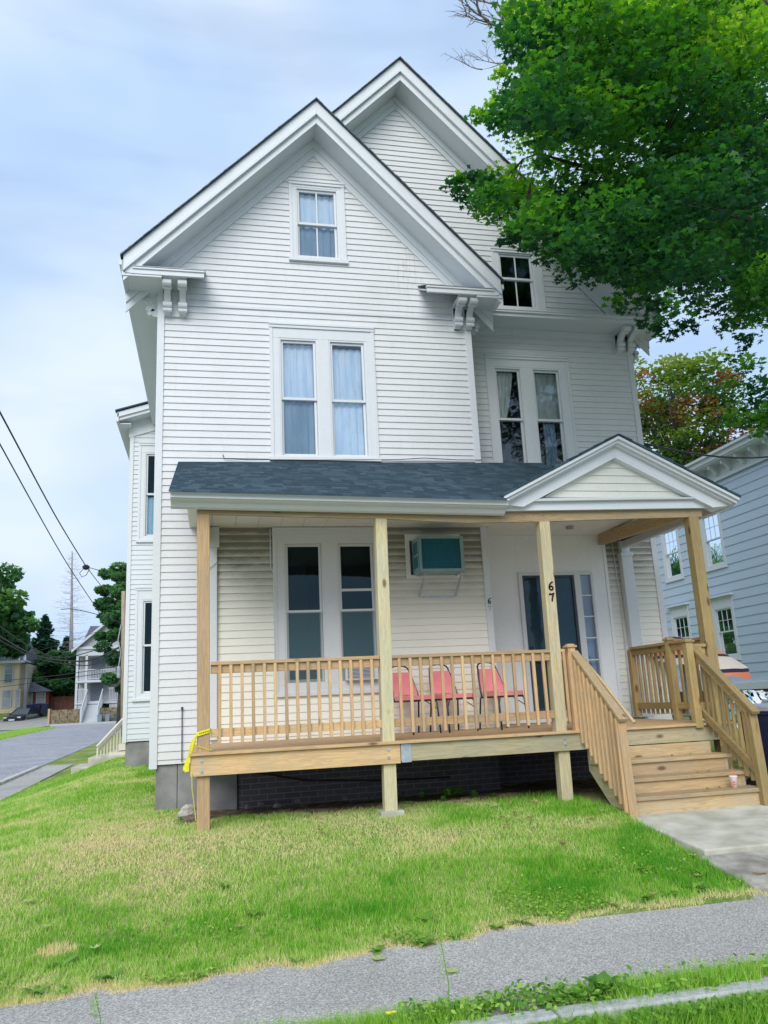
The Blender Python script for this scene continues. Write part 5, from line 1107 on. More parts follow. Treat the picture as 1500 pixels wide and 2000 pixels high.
limbs = [((9.8, 1.05, 6.6), (5.6, -.6, 7.6)), ((9.3, 1.0, 7.3), (4.2, -.4, 8.6)), ((8.36, 1.0, 8.4), (4.3, 0, 9.7)), ((8.3, 1, 9.6), (4.4, .2, 11.6)), ((8.3, 1, 10.6), (5.2, -.5, 12.8)), ((9.8, 1, 6.6), (7.0, -1.6, 6.6)), ((8.3, 1, 9), (6.4, -2, 10.5)), ((9.0, 1.1, 7.8), (11.5, 2.4, 9.5)), ((8.4, 1.1, 9), (11, -1, 11.5)), ((9.9, 1.1, 6.4), (9.6, .2, 6.0))]
nodes = []
for a, b in limbs:
    a = Vector(a); b = Vector(b); ps = []
    for i in range(9):
        t = i/8; p = a.lerp(b, t)+Vector((0, 0, .5*sin(t*pi)))+Vector((rb.uniform(-.1, .1), rb.uniform(-.1, .1), rb.uniform(-.1, .1)))*(0 < i); ps.append(p); nodes.append((p, .10*(1-t)+.015))
    mb.tube(ps, [.105*(1-i/8)+.012 for i in range(9)], 7)
for c in targets[::2]:
    if c[2] < 6.4 or c[0] < 3.9: continue
    cv = Vector(c[:3]); p, r0 = min(nodes, key=lambda n: (n[0]-cv).length)
    mid = p.lerp(cv, .5)+Vector((0, 0, .12)); mb.tube([p, mid, cv], [min(.014, r0), .007, .003], 5)
    for k in range(3):
        e = cv+Vector((rb.uniform(-1, 1), rb.uniform(-1, 1), rb.uniform(-.5, .5)))*c[3]*.9; mb.tube([mid, cv.lerp(e, .4), e], [.01, .007, .003], 4)
mb.build('branch', 'bark', mt_, smooth=True)
# bare dead twigs at the left of the crown
mb = MB()
def twig(p, d, l, r, dep):
    n = 5; ps = [p]; dd = d.copy()
    for i in range(n):
        dd = (dd+Vector((rb.uniform(-.22, .22), rb.uniform(-.22, .22), rb.uniform(-.2, .2)))).normalized(); ps.append(ps[-1]+dd*l/n)
        if dep and rb.random() < .85: twig(ps[-1], (dd+Vector((rb.uniform(-.9, .9), rb.uniform(-.5, .5), rb.uniform(-.9, .9)))).normalized(), l*.55, r*.55, dep-1)
    mb.tube(ps, [max(.002, r*(1-i/(n+.5))) for i in range(n+1)], 5)
twig(Vector((4.9, .4, 11.7)), Vector((-1, .05, .38)).normalized(), 1.15, .03, 3)
twig(Vector((4.75, .4, 11.2)), Vector((-1, .05, .10)).normalized(), 1.0, .04, 3)
twig(Vector((4.6, .3, 10.8)), Vector((-1, 0, -.25)).normalized(), .8, .018, 3)
twig(Vector((4.5, .3, 10.2)), Vector((-1, 0, -.1)).normalized(), .6, .012, 2)
mb.build('dead_branch', simple('dead_bark', (.26, .23, .21), (.18, .16, .15), scale=8), mt_, smooth=True)

# ================================================================ FARTHER TREES
def tree(name, label, cat, x, y, zb, h, crad, mat, clumps, leaf, n, seed, cz=.62, tr=.2, group=None, squash=1.25, tfun=None):
    r = random.Random(seed); t = thing(name, label, cat, (x, y, zb), group)
    P = []; Ti = []; C_ = []
    for i in range(clumps):
        a = r.uniform(0, 2*pi); b = r.uniform(-.9, 1); k = r.uniform(.3, 1)**.5; rr = crad*sqrt(max(0, 1-b*b*.85))*k
        c = np.array([x+rr*cos(a), y+rr*sin(a), zb+h*cz+b*crad*squash*.8*k]); cr_ = crad*r.uniform(.18, .34); C_.append((c, cr_))
        m_ = int(n/clumps); d = rng.normal(0, 1, (m_, 3)); d /= np.linalg.norm(d, axis=1)[:, None]
        q = c+d*(cr_*rng.uniform(.2, 1, m_)**.45)[:, None]*np.array([1.1, 1.1, .75]); P.append(q)
        base = .35+r.uniform(-.15, .2)+.15*b
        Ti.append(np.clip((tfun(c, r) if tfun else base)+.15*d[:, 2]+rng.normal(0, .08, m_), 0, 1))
    leaves('crown', np.concatenate(P), leaf, mat, np.concatenate(Ti), QUAD, .8, t)
    mb = MB(); top = zb+h*cz; mb.tube([(x, y, zb-.3), (x+.05, y, zb+h*.25), (x-.05, y, top), (x, y, zb+h*.9)], [tr, tr*.8, tr*.5, tr*.1], 8)
    mb.build('trunk', 'bark', t, smooth=True)
    mb = MB()
    for c, cr_ in C_[::2]:
        s_ = Vector((x, y, min(top, zb+h*.25+max(0, (c[2]-zb-h*.25))*.5))); mb.tube([s_, s_.lerp(Vector(c), .5)+Vector((0, 0, .05*h*.3)), Vector(c)], [tr*.35, tr*.2, tr*.06], 5)
    mb.build('branch', 'bark', t, smooth=True); return t
def tf(c, r):
    k = (c[2]-13)/9.
    if c[2] > 18.2: return .42+r.uniform(-.08, .16)
    if c[2] < 18.2 and r.random() < .24: return .86+r.uniform(-.1, .1)
    return .22+r.uniform(-.1, .3)
tree('turning_tree', 'tree turning red and yellow behind the right corner of the white house', 'tree', 26.0, 30, 2, 19.0, 3.9, 'autumn', 64, .19, 13000, 21, cz=.74, tr=.3, tfun=tf)
tree('turning_tree', 'lower tree turning red above the blue house cornice', 'tree', 30.0, 33, 2, 14.2, 2.9, 'autumn', 34, .19, 5500, 22, cz=.8, tr=.25, tfun=tf)
for i, (x, y, h, cr_, s) in enumerate(((-19.3, 66, 14, 4.0, 31), (-25, 72, 17, 5, 32), (-32, 80, 18, 5.5, 36))):
    tree('broadleaf_tree', ['big dark green tree at the left edge above the tan house', 'broad green tree beyond the left edge of the tan house', 'distant green tree farthest left'][i], 'tree', x, y, 1.5, h, cr_, 'fargreen', 40, .42, 9000 if i == 0 else 5000, s, cz=.62, tr=.3)
tree('street_tree', 'leafy street tree half hidden by the left side of the white house', 'tree', -5.2, 42.5, .8, 9.2, 1.5, 'fargreen', 60, .18, 15000, 41, cz=.55, tr=.08, squash=3.0)
tree('street_tree', 'taller green tree rising behind the street tree', 'tree', -6.4, 52, .8, 13.0, 1.75, 'fargreen', 46, .22, 12000, 42, cz=.72, tr=.18, squash=1.7)
def conifer(label, x, y, zb, h, rad, seed, mat='darkfir', n=5200, leaf=.5):
    r = random.Random(seed); t = thing('conifer', label, 'tree', (x, y, zb), 'dark conifers behind the far houses')
    k = rng.random(n)**.7; a = rng.uniform(0, 2*pi, n); tier = np.abs(np.sin(k*16+seed)); R2 = rad*k**.8*(.5+.5*tier)*rng.uniform(.5, 1.15, n)*(1+.35*np.sin(a*5+seed+k*9))
    P = np.stack([x+R2*np.cos(a), y+R2*np.sin(a), zb+h*(1-k)-.22*R2+rng.normal(0, .12, n)], 1)
    leaves('crown', P, leaf, mat, np.clip(.4+.3*rng.normal(0, 1, n)*.5, 0, 1), QUAD, .5, t)
    mb = MB(); mb.tube([(x, y, zb-.5), (x, y, zb+h*.97)], [.22, .03], 6); mb.build('trunk', 'bark', t); return t
for i, (x, y, zb, h, rd) in enumerate(((-18.1, 86, 3, 9.6, 2.9), (-20.6, 88, 3, 8.0, 2.9), (-16.4, 90, 3, 7.4, 2.9), (-14.2, 92, 3, 7.0, 3.0), (-12.2, 94, 3, 6.6, 3.0), (-22.8, 92, 3, 8.5, 3.0))):
    conifer(['pointed dark conifer above the brown fence', 'dark conifer just right of the tan house', 'dark conifer left of the dead tree', 'dark conifer behind the dead trunk', 'dark conifer beside the grey gabled house', 'dark conifer behind the tan house roof'][i], x, y, zb, h, rd, 50+i)
for i, (x, y, h, cr_) in enumerate(((-17.4, 80, 6.0, 2.7), (-14.9, 80, 6.0, 2.8), (-13.0, 78, 6.6, 2.3), (-20.5, 84, 7, 2.8))):
    tree('shrub_tree', ['dark bushy tree over the left part of the brown fence', 'dark bushy tree over the right end of the brown fence', 'bushy green tree against the grey gabled house', 'dark bushy tree beside the tan house'][i], 'tree', x, y, 2, h, cr_, 'fargreen', 26, .4, 4200, 60+i, cz=.55, tr=.12, squash=1.3, tfun=lambda c, r: .2+r.uniform(-.1, .15))
for i in range(16):
    x = -75+i*7.5+random.uniform(-2, 2)
    if x > -8: break
    tree('far_tree', 'hazy green tree on the far skyline, %s from the left' % ORD[i], 'tree', x, 135+random.uniform(-10, 10), 4, random.uniform(7, 9.5), random.uniform(3.6, 5), 'fargreen', 18, .8, 1600, 80+i, cz=.55, group='trees on the far skyline')
# bare dead conifer
dt = thing('dead_tree', 'tall bare dead conifer standing against the sky left of the white house', 'tree', (-15.2, 85, 3))
mb = MB(); mb.tube([(-15.0, 85, 2.5), (-15.1, 85, 10), (-15.4, 85, 19.6)], [.26, .2, .05], 8); mb.build('trunk', simple('dead_wood', (.36, .34, .36), (.28, .27, .29), scale=5), dt)
mb = MB(); rr_ = random.Random(5)
for i in range(150):
    k = i/150; z = 8.2+11.2*k; l = (2.9*(1-k)**.7+.5)*rr_.uniform(.5, 1); a = rr_.uniform(0, 2*pi); x0 = -15.1-.3*k
    ps = [Vector((x0, 85, z))]
    for j in range(1, 5): ps.append(Vector((x0+cos(a)*l*j/4+rr_.uniform(-.1, .1), 85+sin(a)*l*j/4, z-.08*j+.03*j*j+rr_.uniform(-.08, .08))))
    mb.tube(ps, [.022, .017, .013, .01, .006], 4)
    for j in (2, 3): mb.tube([ps[j], ps[j]+Vector((rr_.uniform(-.5, .5), rr_.uniform(-.3, .3), rr_.uniform(-.35, .25)))], [.01, .005], 4)
mb.build('branch', simple('dead_twig', (.34, .34, .38), (.28, .28, .32)), dt)

# ================================================================ LEFT BACKGROUND
# grey gabled house with stacked porches
gh = thing('grey_house', 'grey gabled house with two stacked porches and a long front stair', 'house', (-9, 66, 2.1))
M['greyh'] = paint('grey_siding', (.38, .39, .42), (.30, .31, .33), .2); M['greyt'] = paint('grey_trim', (.50, .53, .57)); M['greys'] = simple('slate_shingle', (.11, .12, .15), (.07, .08, .10), scale=3)
gx0, gx1, ga = -11.3, -6.0, -8.75
mb = MB(); mb.box(gx0, -5.4, 66.2, 75, 2.0, 7.2); mb.face([(gx0, 64.3, 7.2), (gx1-.2, 64.3, 7.2), (ga, 64.3, 9.45)])
z = 2.1
mb.build('wall', 'greyh', gh, recalc=False)
mb = MB(); 
for (zz) in (6.55,): mb.box(gx0, gx1, 64.25, 66.2, 6.5, 7.25)
mb.box(gx0-.15, gx1+.15, 64.1, 64.3, 7.05, 7.28); mb.box(gx0, gx1, 64.2, 66.2, 4.25, 4.45); mb.box(gx0, gx1, 64.2, 66.2, 2.45, 2.6)
for x in (gx0, -10.55): mb.box(x, x+.2, 64.25, 64.45, 2.0, 6.6)
mb.build('porch_frame', 'greyt', gh, bevel=.02)
for (za, zb, xa, xb) in ((4.45, 5.35, gx0+.2, gx1), (2.6, 3.75, gx0+.2, -10.35), (2.6, 3.75, -8.6, gx1)):
    mb = MB(); mb.box(xa, xb, 64.26, 64.36, zb-.06, zb); mb.box(xa, xb, 64.28, 64.33, za+.08, za+.14); x = xa+.06
    while x < xb: mb.box(x, x+.04, 64.29, 64.32, za+.1, zb-.05); x += .13
    mb.build('balustrade', 'greyt', gh)
mb = MB(); mb.box(-10.3, -9.2, 66.1, 66.2, 4.5, 6.3); mb.box(-10.3, -9.3, 66.1, 66.2, 2.6, 4.2); mb.build('door', simple('grey_door', (.20, .23, .28), (.16, .19, .24)), gh)
mb = MB(); 
slab(mb, [(gx0-.1, 66.2, 7.15), (-5, 66.2, 7.15), (-5, 70, 9.62), (gx0+.25, 70, 9.62)], .1); slab(mb, [(gx0-.35, 63.9, 6.98), (ga, 63.9, 9.58), (ga, 69.9, 9.58), (gx0-.35, 67, 6.98)], .1); slab(mb, [(ga, 63.9, 9.58), (gx1+.25, 63.9, 7.0), (gx1+.25, 75, 7.0), (ga, 75, 9.58)], .1); mb.build('roof', 'greys', gh)
for s, x1 in ((-1, gx0-.35), (1, gx1+.25)):
    mb = MB(); mb.hexa([(x1, 63.8, 6.78), (ga, 63.8, 9.3), (ga, 63.95, 9.3), (x1, 63.95, 6.78), (x1, 63.8, 7.0), (ga, 63.8, 9.56), (ga, 63.95, 9.56), (x1, 63.95, 7.0)]); mb.build('rake_board', 'greyt', gh)
mb = MB()
for (xa, xb) in ((gx0, -10.4), (-8.5, -7.0)):
    mb.box(xa, xb, 64.3, 64.35, 1.75, 2.45)
    n = int((xb-xa)/.12)
mb.build('lattice', stripes('lattice', [(0, (.62, .64, .66)), (.5, (.2, .21, .22))], 9, 0), gh)
mb = MB()
for i in range(11):
    t = i/10; y = 61.4+t*2.9; z = .95+t*1.6; mb.box(-10.25, -9.15, y, y+.31, z-.04, z); mb.box(-10.25, -9.15, y+.28, y+.30, z, z+.15)
for x in (-10.35, -9.1):
    mb.hexa([(-10.3, 61.6, .9), (-9.1, 61.6, .9), (-9.1, 64.4, .9), (-10.3, 64.4, .9), (-10.3, 61.6, .92), (-9.1, 61.6, .92), (-9.1, 64.4, 2.4), (-10.3, 64.4, 2.4)]) if x < -10 else None
    mb.hexa([(x, 61.3, .9), (x+.1, 61.3, .9), (x+.1, 64.3, 2.5), (x, 64.3, 2.5), (x, 61.3, 1.15), (x+.1, 61.3, 1.15), (x+.1, 64.3, 2.75), (x, 64.3, 2.75)])
mb.build('stair', 'greyt', gh)
for x in (-10.32, -9.07):
    mb = MB(); mb.bar((x, 61.3, 2.0), (x, 64.3, 3.65), .08, .1); mb.box(x-.07, x+.07, 61.25, 61.39, .9, 2.1)
    for i in range(16): y = 61.4+i*.18; mb.box(x-.02, x+.02, y, y+.04, 1.1+i*.096, 2.0+i*.099)
    mb.build('stair_rail', 'greyt', gh)
# retaining wall of rough stone
M['stonew'] = simple('tan_stone', (.30, .23, .15), (.13, .10, .07), scale=5, bstr=1, bdist=.05)
mb = MB(); rw = random.Random(2)
for row in range(5):
    for (X0, X1) in ((-12.8, -10.45), (-9.0, -3.5)):
        x = X0
        while x < X1: l = rw.uniform(.35, .8); mb.box(x+.015, min(x+l, X1)-.015, 62-rw.uniform(0, .05)+row*.03, 62.6, .85+row*.25, .85+row*.25+.235); x += l
wl = tag(mb.build('retaining_wall', 'stonew', bevel=.02), 'tan stone retaining wall below the grey gabled house', 'wall')
mb = MB(); mb.box(-12.95, -12.8, 61.9, 62.6, .8, 2.2); tag(mb.build('wall_post', 'old_z'), 'short brown post at the left end of the stone retaining wall', 'post')
# tan house
th = thing('tan_house', 'tan two-storey house with white window frames and a red enclosed porch', 'house', (-21, 77, 2.2))
M['tan'] = paint('tan_siding', (.64, .54, .40), (.5, .42, .3), .2); M['brickred'] = simple('brick_red', (.30, .07, .06), (.22, .05, .045), scale=5)
mb = MB(); mb.box(-27, -18.1, 75, 83, 2.1, 6.9); mb.box(-18.1, -17.5, 76, 82, 2.2, 6.7); mb.build('wall', 'tan', th)
mb = MB(); mb.hexa([(-27.4, 74.7, 6.9), (-17.8, 74.7, 6.9), (-17.8, 83.3, 6.9), (-27.4, 83.3, 6.9), (-25, 78.5, 9.6), (-18.4, 78.5, 9.6), (-18.4, 80, 9.6), (-25, 80, 9.6)]); mb.build('roof', 'greys', th)
mb = MB(); mb.box(-27.4, -17.6, 74.6, 74.8, 6.75, 6.98); mb.box(-18.0, -17.5, 74.7, 77, 6.85, 7.0); mb.face([(-18.2, 74.75, 7.0), (-17.6, 75.4, 7.0), (-18.4, 78, 9.5)]); mb.box(-17.75, -17.5, 75.8, 76.1, 2.2, 6.7); mb.build('trim', 'greyt', th, recalc=False)
mb = MB(); mb.box(-18.1, -15.7, 77, 81, 2.2, 4.0); mb.build('enclosed_porch', 'brickred', th)
mb = MB(); mb.hexa([(-18.2, 76.3, 4.0), (-15.3, 76.3, 4.0), (-15.3, 81.3, 4.0), (-18.2, 81.3, 4.0), (-18.2, 76.8, 5.0), (-17.2, 77.2, 4.95), (-17.2, 81, 4.95), (-18.2, 81, 5.0)]); mb.build('porch_roof', 'greys', th)
for (xa, xb, za, zb, y) in ((-19.35, -18.7, 4.95, 6.6, 74.95), (-19.45, -18.75, 2.7, 4.2, 74.95), (-20.9, -20.3, 4.95, 6.6, 74.95), (-20.9, -20.3, 2.7, 4.2, 74.95), (-18.25, -17.95, 2.7, 4.2, 74.9), (-17.85, -17.25, 2.6, 3.85, 76.95), (-16.75, -16.05, 2.7, 3.85, 76.95)):
    mb = MB(); mb.box(xa-.1, xb+.1, y-.05, y, za-.1, zb+.1); fr = mb.build('window', 'greyt', th)
    mb = MB(); mb.box(xa, xb, y-.07, y-.05, (za+zb)/2+.03, zb); mb.box(xa, xb, y-.07, y-.05, za, (za+zb)/2-.03); mb.build('pane', simple('far_pane', (.10, .14, .2), (.35, .38, .42), scale=.5, bstr=0, rough=.2), fr)
# red-brown fence
fe = thing('board_fence', 'red brown board fence between the tan house and the grey house', 'fence', (-15.6, 78, 2.3))
mb = MB(); x = -16.9
while x < -11.2: mb.box(x, x+.17, 78, 78.03, 2.1, 3.5+random.uniform(-.02, .02)); x += .18
mb.build('boards', simple('fence_stain', (.24, .10, .07), (.17, .07, .05), scale=3), fe)
for x in (-16.9, -14.5, -12.1): mb = MB(); mb.box(x, x+.1, 78.03, 78.13, 2.1, 3.55); mb.build('post', 'pole', fe)
# black car
car = thing('parked_car', 'black sedan parked nose-out on the driveway of the tan house', 'car', (-16.7, 71.2, .98), rz=R_(-14))
CZ = lambda y: 0
mb = MB()
sec = [(-2.2, .42, .62, .78), (-2.05, .28, .74, .86), (-1.3, .22, .88, .90), (-.9, .22, .93, .90), (1.4, .22, .98, .90), (2.0, .26, .98, .86), (2.25, .40, .80, .80)]
for (y0, a0, b0, w0), (y1, a1, b1, w1) in zip(sec, sec[1:]):
    mb.hexa([(-w0, y0, a0), (w0, y0, a0), (w1, y1, a1), (-w1, y1, a1), (-w0*.93, y0, b0), (w0*.93, y0, b0), (w1*.93, y1, b1), (-w1*.93, y1, b1)])
M['carp'] = simple('black_car_paint', (.012, .016, .03), rough=.15, bstr=0, spec=.7); body = mb.build('body', 'carp', car, bevel=.03)
mb = MB(); mb.hexa([(-.80, -.95, .9), (.80, -.95, .9), (.80, 1.75, .95), (-.80, 1.75, .95), (-.62, -.15, 1.42), (.62, -.15, 1.42), (.62, 1.0, 1.42), (-.62, 1.0, 1.42)]); mb.build('cabin', simple('car_glass', (.03, .04, .05), rough=.08, bstr=0, spec=.8), car, bevel=.03)
mb = MB(); mb.hexa([(-.63, -.17, 1.41), (.63, -.17, 1.41), (.63, 1.02, 1.41), (-.63, 1.02, 1.41), (-.58, -.1, 1.45), (.58, -.1, 1.45), (.58, .95, 1.45), (-.58, .95, 1.45)])
for s in (-1, 1):
    mb.bar((s*.79, -.93, .92), (s*.62, -.15, 1.43), .06, .05); mb.bar((s*.62, 1.0, 1.43), (s*.79, 1.75, .95), .08, .05); mb.bar((s*.63, .4, 1.42), (s*.82, .4, .95), .05, .07, up=(0, 1, 0))
mb.build('roof', 'carp', car)
for s in (-1, 1):
    mb = MB(); mb.box(s*.62-.16, s*.62+.16, -2.19, -2.05, .62, .74); mb.build('headlight', simple('lamp_glass', (.6, .65, .7), rough=.1, bstr=0), car, bevel=.01)
    mb = MB(); mb.box(s*.92-.08, s*.92+.08, -.75, -.6, .92, 1.05); mb.build('mirror', 'carp', car, bevel=.02)
    for y in (-1.35, 1.4):
        mb = MB(); mb.prism([(.33*cos(k*pi/10), .33*sin(k*pi/10)) for k in range(20)], lambda u, v, d: (s*.8+d, y+u, .33+v), -.11, .11); wh = mb.build('wheel', 'black', car, bevel=.02)
        mb = MB(); mb.prism([(.2*cos(k*pi/8), .2*sin(k*pi/8)) for k in range(16)], lambda u, v, d: (s*(.8+.115)+d, y+u, .33+v), -.005, .005); mb.build('rim', 'galv', wh)
mb = MB(); mb.box(-.26, .26, -2.24, -2.2, .42, .54); mb.build('number_plate', 'trim', car)
mb = MB(); mb.box(-.5, .5, -2.21, -2.19, .56, .66); mb.build('grille', 'black', car)
# bins far away
for (x, y, z, lb, mt) in ((-16.55, 73.2, 1.75, 'dark blue wheeled bin nearest the tan house', 'navy'), (-15.95, 73.2, 1.78, 'middle dark blue wheeled bin by the driveway', 'navy'), (-15.25, 73.0, 1.75, 'dark blue wheeled bin at the right end of the trio by the driveway', 'navy')):
    cart('wheeled_bin', lb, x, y, z, 0, mt, 'bins by the tan house driveway', 1.0, simple('blue_lid', (.03, .06, .16), bstr=0))
M['tealp'] = simple('blue_grey_plastic', (.18, .28, .36), (.14, .22, .30)); M['greenp'] = simple('green_plastic', (.05, .13, .13))
for (x, lb, mt) in ((-8.85, 'leftmost blue grey bin at the foot of the stone wall', 'tealp'), (-8.25, 'second blue grey bin at the foot of the stone wall', 'tealp'), (-7.6, 'dark green bin beside the blue grey bins', 'greenp')):
    cart('wheeled_bin', lb, x, 61.3, .9, 0, mt, 'bins below the grey house', .62)
mb = MB(); mb.lathe([(.18, 0), (.26, .42), (.27, .44), (.2, .52), (.02, .56)], (-6.9, 61.2, .9), 14); tag(mb.build('blue_bin', simple('bright_blue', (.02, .03, .4)), smooth=True), 'round bright blue bin at the right end of the bins', 'bin')
# utility pole and wires
up_ = thing('utility_pole', 'wooden utility pole just left of the white house', 'pole', (-4.49, 36, .5))
mb = MB(); mb.tube([(-4.49, 36, .2), (-4.67, 36, 7.99)], [.13, .10], 12); mb.build('shaft', 'pole', up_, smooth=True)
mb = MB(); mb.lathe([(.08, 0), (.10, .1), (.10, .5), (.07, .6)], (-4.78, 35.9, 3.4), 10); mb.tube([(-4.72, 35.85, 6.2), (-4.85, 35.8, 5.4), (-4.70, 35.85, 4.7), (-4.80, 35.85, 3.9)], .03, 6); mb.build('cable_box', 'greyp', up_)
def wire(label, pts, r, par=None):
    # smooth through pts
    P = [Vector(p) for p in pts]; out = []
    for i in range(len(P)-1):
        p0 = P[max(i-1, 0)]; p1 = P[i]; p2 = P[i+1]; p3 = P[min(i+2, len(P)-1)]
        for k in range(8):
            t = k/8; out.append(.5*((2*p1)+(p2-p0)*t+(2*p0-5*p1+4*p2-p3)*t*t+(3*p1-p0-3*p2+p3)*t**3))
    out.append(P[-1]); mb = MB(); mb.tube(out, r, 6); o = mb.build('overhead_wire', 'wire', smooth=True); tag(o, label, 'wire', 'overhead wires'); return o
wire('thick upper wire dropping from the top left of the sky', [(-5.6, 11, 9.83), (-6.1, 15, 10.37), (-6.8, 28, 10.25), (-7.37, 41, 10.25)], .028)
wire('continuation of the thick wire below the black splice', [(-7.37, 41, 10.25), (-7.05, 44, 9.75), (-6.79, 47, 9.36), (-6.0, 52, 8.5)], .022)
wire('thinner lower wire dropping from the top left of the sky', [(-5.56, 11, 9.1), (-6.04, 15, 9.38), (-6.75, 30, 8.75), (-7.34, 45, 8.38), (-7.5, 50, 8.2)], .022)
mb = MB(); mb.lathe([(.08, -.16), (.2, -.08), (.22, .04), (.1, .14)], (-7.37, 41, 10.2), 9); mb.tube([(-7.5, 41, 10.1), (-7.72, 41, 9.85), (-7.6, 41, 9.62), (-7.35, 41, 9.7), (-7.15, 41, 10.1)], .022, 6); tag(mb.build('wire_splice', 'wire'), 'black splice with a loop hanging on the upper wire', 'cable box')
wire('wire from the splice towards the tree by the house', [(-7.3, 41, 10.2), (-6.4, 41, 9.9), (-5.3, 41, 9.3)], .02)
for lb, pts_, r in (('highest of the sagging wires reaching the pole from the left edge', [(-12.6, 36, 7.9), (-10.76, 36, 6.29), (-8.95, 36, 4.99), (-7.68, 36, 4.57), (-6.04, 36, 4.89), (-4.62, 36, 5.52)], .026),
                    ('thick bundled cable sagging to the pole from the left edge', [(-12.6, 36, 7.1), (-10.72, 36, 5.76), (-8.94, 36, 4.72), (-7.16, 36, 4.37), (-6.02, 36, 4.44), (-4.62, 36, 5.11)], .042),
                    ('lower sagging wire under the bundled cable', [(-12.6, 36, 6.9), (-10.71, 36, 5.57), (-8.93, 36, 4.59), (-7.16, 36, 4.19), (-6.01, 36, 4.17), (-4.6, 36, 4.79)], .026),
                    ('upper of the two flat wires crossing the dark conifers', [(-12.6, 36, 3.4), (-10.59, 36, 3.49), (-7.64, 36, 3.68), (-4.59, 36, 4.04)], .016),
                    ('lower of the two flat wires crossing the dark conifers', [(-12.6, 36, 3.05), (-10.58, 36, 3.18), (-7.63, 36, 3.47), (-4.58, 36, 3.77)], .016),
                    ('short wire reaching the pole from the dead tree side', [(-7.81, 36, 7.09), (-7.14, 36, 7.08), (-5.9, 36, 6.75), (-4.66, 36, 6.28)], .02),
                    ('thin service wire slanting up across the conifers', [(-12.26, 51, 5.95), (-9.9, 51, 6.6), (-7.58, 51, 7.41)], .016)):
    wire(lb, pts_, r)
# side steps of the white house: pale picket rail on a concrete ledge
ss = thing('side_steps', 'pale timber side steps with picket rail behind the left corner of the white house', 'steps', (-2.1, 13.2, .55))
M['pick'] = paint('worn_cream_paint', (.66, .62, .52), (.5, .45, .36), .4)
mb = MB(); mb.bar((-1.9, 13.6, 1.80), (-2.75, 12.6, .80), .07, .09); mb.build('handrail', 'pick', ss)
for i in range(13):
    t = i/12; x = -1.95-.8*t; y = 13.55-.95*t; mb = MB(); mb.box(x-.02, x+.02, y-.02, y+.02, .58, 1.76-.98*t); mb.build('picket', 'pick', ss)
mb = MB()
for i in range(4): mb.box(-2.5+i*.2, -1.6, 12.7+i*.25, 14, .5+i*.18, .66+i*.18)
mb.build('tread', 'pick', ss)
mb = MB(); mb.hexa([(-2.95, 12.5, .1), (-1.7, 12.5, .1), (-1.7, 14, .1), (-2.95, 14, .1), (-2.95, 12.5, .57), (-1.7, 12.5, .60), (-1.7, 14, .60), (-2.95, 14, .57)]); mb.hexa([(-3.35, 12.6, 0), (-2.95, 12.6, 0), (-2.95, 14, 0), (-3.35, 14, 0), (-3.35, 12.6, .36), (-2.95, 12.6, .36), (-2.95, 14, .36), (-3.35, 14, .36)])
tag(mb.build('concrete_landing', 'conc2', bevel=.02), 'concrete landing at the foot of the pale side steps', 'landing')

# ================================================================ GRASS, WEEDS, LEAVES
def vnoise(x, y, s, seed):
    x = x*s; y = y*s; xi = np.floor(x).astype(int); yi = np.floor(y).astype(int); fx_ = x-xi; fy_ = y-yi; fx_ = fx_*fx_*(3-2*fx_); fy_ = fy_*fy_*(3-2*fy_)
    def h(a, b): q = np.sin(a*127.1+b*311.7+seed*74.7)*43758.5453; return q-np.floor(q)
    return (h(xi, yi)*(1-fx_)+h(xi+1, yi)*fx_)*(1-fy_)+(h(xi, yi+1)*(1-fx_)+h(xi+1, yi+1)*fx_)*fy_
Gv = np.vectorize(G)
def blades(name, x, y, z, h, wd, tint, kind='stuff'):
    n = len(x); a = rng.uniform(0, 2*pi, n); la = rng.uniform(0, 2*pi, n); ln = rng.uniform(.1, .75, n)*h
    V = np.zeros((n, 3, 3)); V[:, 0] = np.stack([x-np.cos(a)*wd, y-np.sin(a)*wd, z], 1); V[:, 1] = np.stack([x+np.cos(a)*wd, y+np.sin(a)*wd, z], 1)
    V[:, 2] = np.stack([x+np.cos(la)*ln, y+np.sin(la)*ln, z+h], 1)
    o = nparr_obj(name, V.reshape(-1, 3), n, 3, M['grass'], tint); return tag(o, kind=kind)
N_ = 520000
u = rng.random(N_); y = -3.6+(u**1.7)*16; x = rng.uniform(-4.15, 4.4, N_)
ok = (y > edge_y(x)-rng.exponential(.03, N_)) & ~((y > 2.0) & (x > -.72)) & ~((y > .72+.16*np.sin(x*3)+.06*np.sin(x*9)+rng.exponential(.12, N_)*(x > -.3)) & (x > -.40+rng.normal(0, .03, N_))) & ~((y > 7.85) & (x > -1.62)) & ~((x > 4.17) & (y > -3.05)) & ~((y > 8) & (x < -4.05))
ok &= ~((y > 12.4) & (x > -3.0))
x, y = x[ok], y[ok]; z = Gv(x, y)
n1_ = np.clip((vnoise(x, y, 1.1, 1)*.42+vnoise(x, y, 2.7, 2)*.33+vnoise(x, y, 7, 3)*.25-.5)*1.7+.5, 0, 1); tuft = vnoise(x, y, 13, 5)*.6+vnoise(x, y, 29, 6)*.4
edge = np.clip(1-(y-edge_y(x))/(.12+.16*vnoise(x, y, 2, 33)), 0, 1)
lush = np.clip(.9-(np.abs(y+2.6)/.9), 0, 1)*np.clip((x+1.5)/2, .2, 1)+np.clip((x-3.2)/1.0, 0, .8)*np.clip((y+3)/.6, 0, 1)+.25*np.clip((y-2)/3, 0, 1)+.5*np.clip(1-np.abs(y+.6)/.5, 0, 1)*np.clip((x-1.6)/.6, 0, 1)
dry = np.exp(-(((x-2.0)/.9)**2+((y+1.5)/.5)**2))*.35+np.exp(-(((x+.5)/1.3)**2+((y+.6)/1.0)**2))*.16
